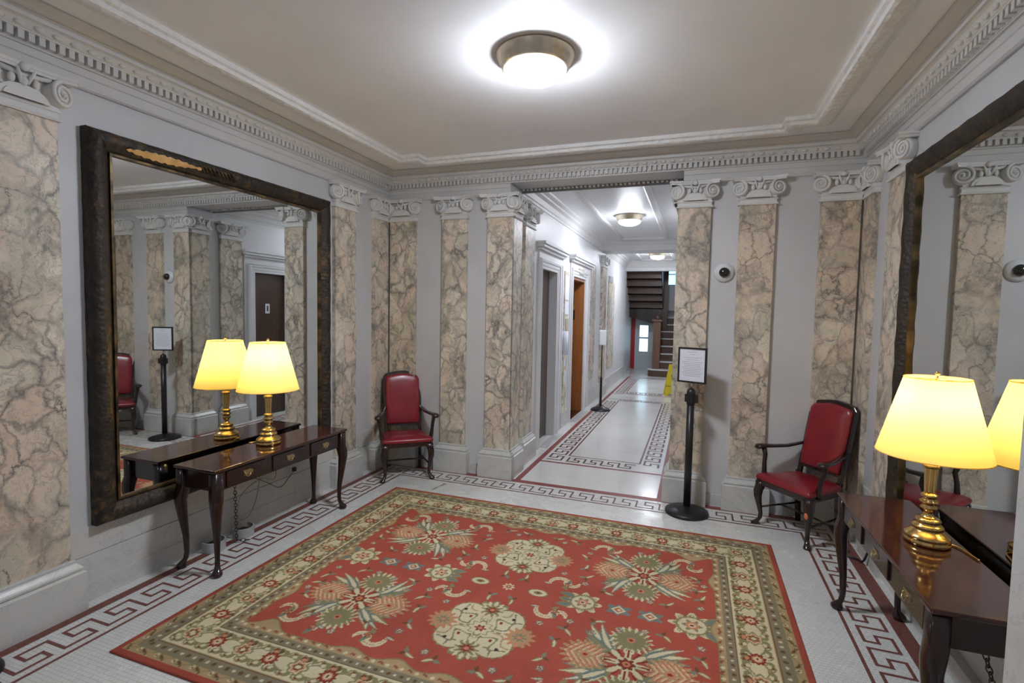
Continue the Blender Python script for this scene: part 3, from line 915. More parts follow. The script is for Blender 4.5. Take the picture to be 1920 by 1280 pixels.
# ---------------- armchairs
def make_chair():
    e = empty('armchair')
    W = 'dark_wood'
    # seat rails
    r = MB()
    def trap(z0, z1, grow, m, mb):
        poly = [(-.262 - grow, -.222 - grow), (.262 + grow, -.222 - grow), (.205 + grow, .215), (-.205 - grow, .215)]
        mb.prism(poly, z0, z1, m)
    trap(.352, .402, 0, W, r); r.build('seat_rail', e, bevel=.008)
    c = MB()
    rings = []
    for z, g in ((.400, .006), (.412, .012), (.428, .012), (.442, .002), (.452, -.02), (.460, -.08), (.463, -.14)):
        ring = []
        N = 40
        hw0, hw1, y0, y1 = .262 + g, .200 + g, -.222 - g, .205 + min(0, g)
        pts = [(-hw0, y0), (hw0, y0), (hw1, y1), (-hw1, y1)]
        out = []
        for i in range(4):
            a, q = Vector(pts[i]), Vector(pts[(i + 1) % 4]); pv = Vector(pts[(i - 1) % 4])
            rr = .035
            d1 = (pv - a).normalized(); d2 = (q - a).normalized()
            s0, s1 = a + d1 * rr, a + d2 * rr
            for t in (0, .25, .5, .75, 1): out.append((s0 * (1 - t) ** 2 + a * 2 * t * (1 - t) + s1 * t * t))
        rings.append([(v.x, v.y, z) for v in out])
    c.loft(rings, 'red_vinyl')
    part_label(c.build('seat', e), 'red vinyl seat cushion')
    # front cabriole legs
    for s in (-1, 1):
        pts = [(0, 0, .385, .026, 5), (0, 0, .35, .028, 4), (.012, .012, .30, .030, 2.6), (.014, .014, .25, .027, 2), (.004, .004, .17, .019, 2), (-.006, -.006, .10, .0145, 2), (-.004, -.004, .06, .0145, 2), (.010, .010, .035, .017, 2), (.024, .024, .018, .024, 2), (.026, .026, .008, .025, 2), (.02, .02, 0, .019, 2)]
        l = MB(); l.loft(leg_rings(fat(pts, 1.18), (s, -1)), W); o = l.build('leg', e, (s * .235, -.195, 0))
        l = MB()
        l.loft([[(s * x + dx, y + dy, z) for dx, dy in ((-w, -w), (w, -w), (w, w), (-w, w))] for x, y, z, w in ((.187, .205, 0, .015), (.187, .19, .2, .017), (.187, .185, .40, .019), (.187, .19, .46, .019))], W, False)
        l.build('leg', e)
    st = MB()
    for s in (-1, 1): st.tube([(s * .232, -.185, .155), (s * .19, .19, .165)], .009, W, 8)
    st.tube([(-.213, .02, .16), (.213, .02, .16)], .009, W, 8)
    st.build('stretcher', e)
    # back: frame with arched crest
    def backpos(z): return .185 + (z - .45) * .215
    def outline(hw, z0, z1, arch):
        pts = [(-hw * .96, z0), (hw * .96, z0)]
        zs = z1 - arch
        pts += [(hw, z0 + (zs - z0) * .5), (hw, zs - .015)]
        N = 16
        for i in range(N + 1):
            t = 1 - 2 * i / N
            a = abs(t)
            z = zs + arch * (.42 * min(1, (1 - a) / .07) + .58 * (1 - a ** 1.5))
            pts.append((hw * t, z))
        pts += [(-hw, zs - .015), (-hw, z0 + (zs - z0) * .5)]
        return pts
    def slabshape(mb, pts, off0, off1, m):
        n = len(pts)
        vs = [(x, backpos(z) + off0, z) for x, z in pts] + [(x, backpos(z) + off1, z) for x, z in pts]
        fs = [tuple(range(n)), tuple(range(n, 2 * n))[::-1]] + [(i, (i + 1) % n, n + (i + 1) % n, n + i) for i in range(n)]
        mb.add(vs, fs, m)
    f = MB()
    slabshape(f, outline(.210, .50, 1.105, .062), 0, .040, W)
    for s in (-1, 1):
        f.loft([[(s * .187 + dx, backpos(z) + .012 + dy, z) for dx, dy in ((-.019, -.017), (.019, -.017), (.019, .017), (-.019, .017))] for z in (.42, .52, .62)], W, False)
    f.build('back_frame', e, bevel=.006)
    pd = MB()
    N0 = outline(.188, .525, 1.078, .056)
    cx_, cz_ = 0, .80
    rings = []
    for off, sc in ((.002, 1.0), (-.014, 1.0), (-.024, .965), (-.030, .90), (-.034, .72), (-.036, .4)):
        rings.append([(x * sc, backpos(cz_ + (z - cz_) * sc) + off, cz_ + (z - cz_) * sc) for x, z in N0])
    pd.loft(rings, 'red_vinyl')
    part_label(pd.build('backrest', e), 'red vinyl padded backrest')
    for s in (-1, 1):
        a = MB()
        pth = [(s * .198, backpos(.70) + .005, .70), (s * .235, .09, .672), (s * .275, -.03, .668), (s * .298, -.12, .672), (s * .302, -.165, .668), (s * .300, -.185, .655)]
        a.tube(pth, [.020, .023, .026, .031, .034, .024], W, 12, squash=(1.2, .60))
        sp = [(s * .245, -.11, .385), (s * .262, -.135, .45), (s * .272, -.125, .53), (s * .285, -.105, .60), (s * .292, -.12, .662)]
        a.tube(sp, [.024, .022, .018, .019, .022], W, 10)
        a.build('arm', e)
    return e
c1 = make_chair(); c1.location = (-2.937, 4.79, 0); c1.rotation_euler = (0, 0, math.radians(38.8))
tag(c1, 'red vinyl armchair with dark wood frame in the left back corner', 'chair', 'red vinyl armchairs')
c2 = copy_tree(c1); c2.location = (.888, 4.765, 0); c2.rotation_euler = (0, 0, math.radians(-50))
tag(c2, 'red vinyl armchair with dark wood frame and chipped leg in the right back corner', 'chair', 'red vinyl armchairs')
fl = [c for c in c2.children if c.name.startswith('leg')]
ch = MB()
ch.ball((.0, 0, 0), (.017, .010, .030), 'chipped_wood', 12, 8)
chip = ch.build('chipped_spot', c2); chip.location = (.249, -.236, .262)
chip['label'] = 'bare orange chip on the front leg'

# ---------------- sign stands, dispenser
def stand_base(e, r):
    b = MB(); b.lathe([(r, 0), (r, .018), (r * .97, .028), (r * .55, .048), (.05, .062), (.03, .07)], 'black_metal', 48)
    return b.build('base', e)
e = empty('sign_stand', (-.01, 4.835, 0), math.radians(-23))
tag(e, 'black post stand holding a framed white notice before the right pier', 'sign stand')
stand_base(e, .19)
b = MB(); b.lathe([(.032, .06), (.032, 1.05)], 'black_metal', 28); b.build('post', e)
b = MB(); b.lathe([(.036, 1.0), (.038, 1.01), (.038, 1.10), (.034, 1.13), (.012, 1.15)], 'black_metal', 24); b.cbox((.045, 0, 1.055), (.03, .03, .07), 'black_metal'); b.cbox((-.042, 0, 1.055), (.02, .03, .07), 'black_metal'); b.build('belt_head', e)
b = MB(); b.tube([(0, 0, 1.14), (0, 0, 1.21)], .007, 'chrome', 8); b.build('neck', e)
b = MB(); fw, fh, z0 = .262, .318, 1.195
for q in ((-fw / 2, fw / 2, z0, z0 + .015), (-fw / 2, fw / 2, z0 + fh - .015, z0 + fh), (-fw / 2, -fw / 2 + .015, z0 + .015, z0 + fh - .015), (fw / 2 - .015, fw / 2, z0 + .015, z0 + fh - .015)):
    b.box(q[0], q[1], -.01, .01, q[2], q[3], 'black_metal')
b.box(-fw / 2 + .01, fw / 2 - .01, .002, .008, z0 + .01, z0 + fh - .01, 'black_metal')
fr = b.build('sign_frame', e)
b = MB(); b.box(-fw / 2 + .014, fw / 2 - .014, -.004, .002, z0 + .014, z0 + fh - .014, 'paper')
nt = part_label(b.build('notice', fr), 'white printed sheet with faint lines of text')
b = MB()
for i, (w0, z, cc) in enumerate([(.09, .275, 0), (.05, .255, 0), (.17, .225, 0), (.12, .206, 0)] + [(.19 - .02 * (k % 3), .185 - k * .0155, 0) for k in range(9)]):
    b.box(-w0 / 2, w0 / 2, -.0052, -.004, z0 + z, z0 + z + .0035, 'grey_print')
# faint printed lines belong to the sheet
ln = b.build('print_lines', fr)

e = empty('dispenser_stand', (-1.61, 9.46, 0), math.radians(20))
tag(e, 'white hand sanitiser dispenser on a thin black floor stand in the corridor', 'dispenser')
b = MB(); b.lathe([(.185, 0), (.185, .012), (.15, .04), (.06, .075), (.03, .085)], 'black_metal', 40); b.build('base', e)
b = MB(); b.lathe([(.03, .08), (.024, .12), (.022, .60), (.012, .64)], 'black_metal', 16); b.lathe([(.010, .63), (.010, 1.25)], 'black_metal', 12); b.build('pole', e)
b = MB(); b.box(-.065, .065, -.07, .02, 1.22, 1.50, 'white_plastic'); b.build('dispenser_box', e, bevel=.015)

# left edge: black domed stand base
e = empty('stand_base', (-3.215, 1.335, 0)); e.name = 'floor_stand'
tag(e, 'low black domed stand base at the lower left border of the view', 'stand')
b = MB(); b.lathe([(.125, 0), (.125, .015), (.115, .03), (.08, .05), (.03, .06)], 'black_metal', 40); b.build('base', e)
b = MB(); b.lathe([(.03, .055), (.03, 1.02), (.02, 1.04)], 'black_metal', 24); b.build('post', e)

# wet floor sign
e = empty('wet_floor_sign', (-.46, 11.95, 0), math.radians(8))
tag(e, 'yellow folding caution sign beside the right wall of the corridor', 'sign')
for s, nm in ((-1, 'front_panel'), (1, 'rear_panel')):
    b = MB(); w0, w1, H = .15, .055, .70
    vs = [(-w0, s * .15, 0), (-w0 + .07, s * .15, 0), (-w0 + .09, s * .142, .05), (w0 - .09, s * .142, .05), (w0 - .07, s * .15, 0), (w0, s * .15, 0), (w1, s * .012, H), (-w1, s * .012, H)]
    t_ = .006 * s
    n = len(vs)
    b.add(vs + [(x, y - t_ * 2, z) for x, y, z in vs], [tuple(range(n)), tuple(range(n, 2 * n))[::-1]] + [(i, (i + 1) % n, n + (i + 1) % n, n + i) for i in range(n)], 'yellow_plastic')
    pn = b.build(nm, e)
    if s < 0: front = pn
for txt, z, size in (('CAUTION', .20, .052), ('!', .38, .12)):
    cu = bpy.data.curves.new('caution_lettering', 'FONT'); cu.body = txt; cu.size = size; cu.align_x = 'CENTER'; cu.extrude = .001
    cu.materials.append(M['black_letter'])
    tmp = bpy.data.objects.new('caution_lettering', cu); COL.objects.link(tmp)
    bpy.context.view_layer.update()
    me = bpy.data.meshes.new_from_object(tmp.evaluated_get(bpy.context.evaluated_depsgraph_get()))
    bpy.data.objects.remove(tmp)
    o = bpy.data.objects.new('caution_lettering', me); COL.objects.link(o); o.parent = front
    yy = -.15 + (z / .70) * .138 - .004
    o.location = (0, yy, z); o.rotation_euler = (math.radians(90) - math.atan2(.138, .70), 0, 0)
    o['label'] = 'black lettering'

# dome camera
e = empty('security_camera', (.235, YB, 2.20))
tag(e, 'round white security camera with black dome on the back wall', 'camera')
b = MB(); b.lathe([(.088, 0), (.088, .012), (.080, .024), (.062, .034), (.05, .040)], 'white_plastic', 36, axis='y'); b.build('housing', e)
b = MB(); b.lathe([(.048, .036), (.046, .055), (.036, .072), (.018, .082), (.0, .084)], 'smoked_dome', 28, axis='y', capt=False); part_label(b.build('dome', e), 'black glossy dome'); 

# ---------------- ceiling lights
def ceil_light(x, y, r, opal, label, gold='gold_ring'):
    e = empty('ceiling_light', (x, y, ZC))
    tag(e, label, 'ceiling light', 'flush ceiling lights with opal bowls')
    b = MB(); b.lathe([(r, 0), (r, -.012), (r * .94, -.03), (r * .93, -.045), (r * .86, -.06), (r * .86, -.075), (r * .80, -.088), (r * .76, -.085)], gold, 56, capt=False)
    part_label(b.build('ring', e), 'brushed gold metal rim')
    b = MB(); R = r * .79
    b.lathe([(R, -.075)] + [(R * math.cos(a), -.085 - .074 * math.sin(a)) for a in [PI / 2 * k / 8 for k in range(8)]] + [(.001, -.159)], opal, 48, capb=True, capt=False)
    part_label(b.build('bowl', e), 'glowing white opal glass bowl')
    return e
ceil_light(-.955, 2.98, .235, 'lit_opal_glass', 'large flush ceiling light with gold rim in the lobby')
ceil_light(-1.02, 8.15, .215, 'lit_opal_glass_corridor', 'flush ceiling light with gold rim in the first corridor bay', )
ceil_light(-.94, 13.2, .215, 'lit_opal_glass_corridor', 'flush ceiling light farthest down the corridor')
ceil_light(-1.0, -.35, .235, 'entry_fill_glow', 'added fill light shaped as a flush ceiling light, unseen above the entrance behind the viewer')  # made-up lamp out of view, added as fill for the near end

# ---------------- lift doorways in the corridor
def casing(y0, y1, zt, xs, s, wl_, wr, name, label):
    """white stepped door surround on a wall plane xs; s=+1 faces +x"""
    yo = (y0 + y1) / 2
    e = empty(name, (xs, yo, 0))
    tag(e, label, 'door', kind='structure')
    b = MB()
    b.T = Matrix(((0, 0, s, 0), (1, 0, 0, -yo), (0, 1, 0, 0), (0, 0, 0, 1)))
    pr = [(0, -.002), (0, .026), (-.035, .028), (-.042, .036), (-.080, .038), (-.088, .050), (-.112, .054), (-.12, .046), (-.125, .022), (-.125, -.002)]
    b.sweep(pr, [(y0, 0), (y0, zt), (y1, zt), (y1, 0)], 'corridor_paint')
    b.T = Matrix.Identity(4)
    def bx(d0, d1, ya, yb, za, zb, m='corridor_paint'):
        b.box(min(s * d0, s * d1), max(s * d0, s * d1), ya - yo, yb - yo, za, zb, m)
    if wl_ > .15: bx(-.001, .018, y0 - wl_, y0 - .126, 0.001, zt + .129)
    if wr > .15:
        bx(-.001, .018, y1 + .126, y1 + wr, 0.001, zt + .129)
        bx(.010, .028, y1 + wr - .035, y1 + wr - .002, 0.002, zt + .128)
        for za, zb in ((.12, 1.0), (1.1, zt - .1)):
            bx(.012, .024, y1 + .15, y1 + wr - .06, za, zb)
    bx(-.002, .020, y0 - wl_ + .001, y1 + wr - .001, zt + .130, zt + .228)
    bx(-.003, .060, y0 - wl_ - .02, y1 + wr + .02, zt + .23, zt + .262)
    bx(-.004, .095, y0 - wl_ - .05, y1 + wr + .05, zt + .264, zt + .300)
    bx(-.005, .115, y0 - wl_ - .06, y1 + wr + .06, zt + .302, zt + .335)
    b.build('casing', e, fix=False)
    return e, yo
d1, yo = casing(6.46, 7.22, 2.38, CX0, 1, .14, .34, 'door_1', 'brown door recessed in the nearest white doorway of the corridor')
b = MB(); b.box(-.14, -.10, 6.462 - yo, 7.218 - yo, 0.002, 2.398, 'brown_door_wood')
lf = b.build('door_leaf', d1)
b = MB()
for za, zb in ((.15, 1.0), (1.12, 2.25)):
    b.box(-.10, -.092, 6.53 - yo, 6.82 - yo, za, zb, 'brown_door_wood'); b.box(-.10, -.092, 6.86 - yo, 7.15 - yo, za, zb, 'brown_door_wood')
b.build('door_panel', lf)
d2, yo = casing(8.25, 9.25, 2.41, CX0, 1, .16, .42, 'door_2', 'open lift doorway with wooden cab inside, second along the corridor')
b = MB()
b.box(-1.5, .004, 9.222 - yo, 9.246 - yo, .004, 2.40, 'cab_veneer'); b.box(-1.5, -.32, 8.0 - yo, 8.04 - yo, .004, 2.40, 'cab_veneer'); b.box(-1.53, -1.50, 8.0 - yo, 9.24 - yo, .004, 2.40, 'cab_veneer')
b.box(-.29, .003, 8.254 - yo, 8.28 - yo, .004, 2.355, 'cab_veneer'); b.box(-.29, .006, 8.256 - yo, 9.22 - yo, 2.36, 2.408, 'cab_veneer')
part_label(b.build('cab_wall', d2), 'orange-brown wood veneer inside the lift')
b = MB(); b.box(-1.49, -.31, 8.05 - yo, 9.218 - yo, 2.20, 2.24, 'dark_wood'); b.build('cab_ceiling', d2)
b = MB(); b.box(-1.49, .0, 8.26 - yo, 9.22 - yo, -.012, .003, 'dark_wood'); b.build('cab_floor', d2)
b = MB(); b.box(-.36, -.16, 9.210 - yo, 9.222 - yo, 1.68, 1.86, 'black_letter'); b.build('control_panel', d2)
b = MB(); b.box(-.32, -.18, 9.212 - yo, 9.222 - yo, 1.95, 2.16, 'dark_iron'); b.build('certificate_frame', d2)
b = MB(); b.box(.018, .05, 8.62 - yo, 8.98 - yo, 2.47, 2.57, 'beige_metal'); part_label(b.build('plaque', d2), 'beige plaque above the opening')
b = MB()
for k in range(5): b.box(.026, .034, 8.228 - yo, 8.246 - yo, .95 + .13 * k, .985 + .13 * k, 'aged_brass')
b.build('strike_plate', d2)
d3, yo = casing(6.28, 7.0, 2.35, CX1, -1, .20, .2, 'door_3', 'brown door in white surround on the right corridor wall, seen in the left mirror')
b = MB(); b.box(.08, .12, 6.28 - yo, 7.0 - yo, 0, 2.37, 'brown_door_wood'); lf = b.build('door_leaf', d3)
b = MB(); b.box(.074, .08, 6.36 - yo, 6.92 - yo, .15, 2.2, 'brown_door_wood'); b.build('door_panel', lf)
b = MB(); b.box(.066, .074, 6.57 - yo, 6.66 - yo, 1.70, 1.86, 'white_plastic'); b.box(.0655, .0665, 6.60 - yo, 6.63 - yo, 1.735, 1.825, 'black_letter'); part_label(b.build('number_plate', lf), 'small white plate')

# papers and plates on the left corridor wall
def paper(y, z, w, h, label, m='paper', th=.004, name='wall_notice', cat='notice', grp='papers on the corridor wall'):
    b = MB(); b.box(0, th, -w / 2, w / 2, -h / 2, h / 2, m)
    return tag(b.build(name, loc=(CX0 + .013, y, z)), label, cat, grp)
paper(7.85, 2.2, .22, .38, 'large white notice sheet high between the lift doorways')
paper(7.86, 1.88, .22, .2, 'white sheet under the large notice between the lift doorways')
paper(7.88, 1.62, .16, .18, 'beige call plate between the lift doorways', 'beige_metal', .01, 'lift_call_switch', 'call plate', None)
paper(7.82, 1.02, .09, .12, 'upper of two small white cards low between the lift doorways')
paper(7.86, .78, .1, .22, 'lower of two small white cards low between the lift doorways')
b = MB(); b.lathe([(.045, 0), (.045, .36)], 'paper', 18); tag(b.build('wall_mounted_holder', loc=(CX0 + .066, 7.62, 1.16)), 'rolled white paper holder on the wall beside the open lift', 'holder')
paper(12.35, 1.95, .3, .5, 'printed sheet on the marble panel deep in the corridor', 'grey_print')
paper(10.05, 1.9, .22, .42, 'grey printed sheet on the pale marble panel past the lift', 'grey_print')

# ---------------- staircase
e = empty('staircase', (-1.0, 15.3, 0)); tag(e, 'brown wooden staircase with white tread edges at the corridor end', 'staircase', kind='structure')
X0 = 0.0; R, TR = .215, .272
for k in range(9):
    b = MB(); left = (-.26 if k == 0 else (-.13 if k == 1 else 0.0)); z1 = R * (k + 1)
    y0 = k * TR
    x1 = 1.28
    if k < 2:
        poly = [(left + .1, y0), (x1, y0), (x1, y0 + TR + .05), (left, y0 + TR + .05), (left - .0, y0 + .12), (left + .03, y0 + .04)]
        b.prism(poly, R * k, z1 - .03, 'stair_wood')
    else:
        b.box(left, x1, y0, y0 + TR + .03, R * k, z1 - .03, 'stair_wood')
    rs = b.build('step', e)
    t = MB()
    if k < 2:
        poly = [(left + .09, y0 - .025), (x1, y0 - .025), (x1, y0 + TR), (left - .02, y0 + TR), (left - .02, y0 + .10), (left + .02, y0 + .015)]
        t.prism(poly, z1 - .03, z1, 'white_marble')
    else:
        t.box(left, x1, y0 - .025, y0 + TR, z1 - .03, z1, 'white_marble')
    part_label(t.build('tread', rs), 'white marble tread')
b = MB(); b.box(-.15, .06, .16, .38, 0, 1.60, 'stair_wood_light'); b.box(-.19, .10, .12, .42, 1.60, 1.66, 'stair_wood_light'); b.ball((-.045, .27, 1.71), (.07, .07, .06), 'stair_wood_light'); b.build('newel_post', e, bevel=.01)
b = MB(); b.prism([(.38, 0), (2.1, 0), (2.1, 2.0), (.38, .62)], -.05, .0, 'stair_wood_light', 'x'); b.build('stringer', e)
b = MB(); b.box(.02, .16, 1.55, 1.69, 1.2, 3.9, 'stair_wood'); b.build('landing_post', e)
b = MB(); b.box(-1.0, 1.3, 1.7, 2.1, 1.9, 1.94, 'stair_wood'); b.build('landing', e)
# upper flight seen from below, rising towards the viewer
u = empty('upper_flight', (-2.0, 15.2, 0)); tag(u, 'dark brown underside of the upper stair flight above the stair door', 'staircase', kind='structure')
for k in range(7):
    b = MB(); y1 = 1.75 - k * .27; z0 = 1.98 + k * .215
    b.box(.0, 1.02, y1 - .27, y1 + .02, z0, z0 + .03, 'stair_wood'); b.box(.0, 1.02, y1 - .27, y1 - .245, z0, z0 + .22, 'stair_wood')
    b.build('step', u)
b = MB(); b.prism([(1.9, 1.80), (1.9, 2.1), (-.1, 3.72), (-.1, 3.42)], 1.0, 1.04, 'stair_wood', 'x'); b.build('stringer', u)
b = MB(); b.prism([(0, 1.72), (.0, 1.98), (1.02, 1.98), (1.02, 1.45)], 1.50, 1.75, 'dark_wood', 'y'); b.build('winder', u)

tag(MB().build('x') if False else (lambda b: (b.box(-1.985, -1.87, 17.33, 17.40, 0, 1.95, 'red_paint'), b.build('trim_7'))[1])(MB()), 'red painted vertical strip at the end of the corridor', 'trim', kind='structure')
e = empty('door_4', (-1.55, 17.40, 0)); tag(e, 'pale door with two lit panes under the stairs', 'door', kind='structure')
b = MB()
b.box(-.34, .30, -.02, 0, 0, 1.72, 'door_pale')
b.box(-.32, .28, -.05, -.02, 0.002, .58, 'door_pale'); b.box(-.32, -.17, -.05, -.02, .582, 1.44, 'door_pale'); b.box(.10, .28, -.05, -.02, .582, 1.44, 'door_pale'); b.box(-.32, .28, -.05, -.02, 1.442, 1.70, 'door_pale')
b.box(-.168, .098, -.048, -.021, 1.0, 1.06, 'door_pale')
b.build('door_leaf', e)
b = MB(); b.box(-.168, .098, -.035, -.021, .583, .999, 'daylight_pane'); part_label(b.build('pane', e), 'bright lower pane')
b = MB(); b.box(-.168, .098, -.035, -.021, 1.061, 1.441, 'daylight_pane'); part_label(b.build('pane', e), 'bright upper pane')
e = empty('window_1', (-.72, 17.40, 3.0)); tag(e, 'bright blue landing window above the stairs', 'window', kind='structure')
b = MB(); b.box(-.26, .5, -.03, 0, -.28, .5, 'trim_paint'); b.build('window_frame', e)
b = MB(); b.box(-.24, .45, -.045, -.03, -.22, .45, 'daylight_pane_upper'); b.build('pane', e)
b = MB(); b.box(-.25, .46, -.06, -.045, .10, .13, 'trim_paint'); b.box(-.25, .46, -.06, -.045, -.25, -.215, 'trim_paint'); b.build('glazing_bar', e)

# ---------------- cords, chains, pipe collars
def chain(path, name_label, r=.011):
    b = MB(); pts = [Vector(p) for p in path]
    # resample
    seg = []; 
    for a, c in zip(pts, pts[1:]):
        n = max(1, int((c - a).length / .024))
        for i in range(n): seg.append((a + (c - a) * (i + .5) / n, (c - a).normalized()))
    for i, (p, d) in enumerate(seg):
        side = d.orthogonal().normalized()
        if i % 2: side = d.cross(side).normalized()
        ring = [p + d * (math.cos(t) * .0175) + side * (math.sin(t) * .0095) for t in [2 * PI * k / 12 for k in range(12)]]
        b.tube(ring, .0028, 'dark_iron', 6, True)
    return tag(b.build('chain', fix=False), name_label, 'chain', 'iron security chains')
chain([(-3.17, 2.80, .540), (-3.185, 2.82, .40), (-3.215, 2.85, .20), (-3.23, 2.87, .02), (-3.17, 2.93, .012)], 'iron chain hanging under the left console table to the floor')
chain([(1.10, 2.42, .540), (1.13, 2.40, .40), (1.17, 2.40, .20), (1.18, 2.42, .015)], 'iron chain hanging under the right console table')
def cord(path, r, m, label, name='power_cord', cat='cord', grp=None):
    pts = [Vector(p) for p in path]; out = []
    for i in range(len(pts) - 1):
        p0, p1, p2, p3 = pts[max(0, i - 1)], pts[i], pts[i + 1], pts[min(len(pts) - 1, i + 2)]
        for k in range(8):
            t = k / 8
            out.append(.5 * ((2 * p1) + (p2 - p0) * t + (2 * p0 - 5 * p1 + 4 * p2 - p3) * t * t + (3 * p1 - p0 - 3 * p2 + p3) * t ** 3))
    out.append(pts[-1])
    b = MB(); b.tube(out, r, m, 6)
    return tag(b.build(name, fix=False), label, cat, grp)
cord([(-3.225, 3.095, .731), (-3.25, 3.12, .731), (-3.265, 3.06, .731), (-3.283, 3.04, .731)], .004, 'brass', 'short brass coloured cord behind the left lamp on the table top')
cord([(1.18, 2.955, .731), (1.21, 2.93, .731), (1.225, 2.86, .731), (1.236, 2.80, .731)], .004, 'brass', 'short brass coloured cord behind the right lamp on the table top')
cord([(-3.385, 3.42, .40), (-3.35, 3.36, .33), (-3.34, 3.20, .38), (-3.35, 3.02, .30), (-3.34, 2.98, .14), (-3.36, 3.10, .10), (-3.35, 3.18, .26), (-3.37, 3.24, .52)], .0035, 'pale_cord', 'pale looped cord on the wall under the left console table')
cord([(-3.375, 3.62, .33), (-3.34, 3.52, .30), (-3.325, 3.40, .25), (-3.32, 3.25, .34), (-3.325, 3.12, .42)], .004, 'cord_plastic', 'dark cord running to the outlet under the left console table')
b = MB(); b.box(0, .008, -.035, .035, -.057, .057, 'white_plastic'); b.box(.008, .03, -.015, .015, -.04, -.005, 'rubber_black')
tag(b.build('wall_outlet', loc=(XL + .006, 3.62, .36)), 'white wall outlet with black plug under the far end of the left table', 'outlet')
for i, (y, lab) in enumerate(((2.73, 'white metal pipe collar on the floor under the left table, left of the chain'), (2.99, 'white metal pipe collar on the floor under the left table, right of the chain'))):
    b = MB(); N = 20
    for r0, r1, z0, z1 in ((.072, .080, 0.0, .075),):
        ring = []
        a0, a1 = (-.62 * PI, .62 * PI)
        rows = []
        for k in range(N + 1):
            a = a0 + (a1 - a0) * k / N
            c, s = math.cos(a), math.sin(a)
            rows.append([(r0 * c, r0 * s, z0), (r1 * c, r1 * s, z0), (r1 * c, r1 * s, z1), (r0 * c, r0 * s, z1)])
        b.loft(rows, 'white_grey_metal', False)
    b.lathe([(.060, 0), (.060, .04), (.030, .055)], 'dark_iron', 20)
    tag(b.build('pipe_collar', loc=(-3.30, y, 0)), lab, 'pipe collar', 'pipe collars under the left table')
cord([(1.10, 4.55, .012), (1.16, 4.50, .05), (1.13, 4.42, .012), (1.20, 4.36, .012), (1.22, 4.28, .04), (1.24, 4.20, .2), (1.25, 4.0, .4)], .008, 'rubber_black', 'black cable tangle on the floor behind the right armchair')

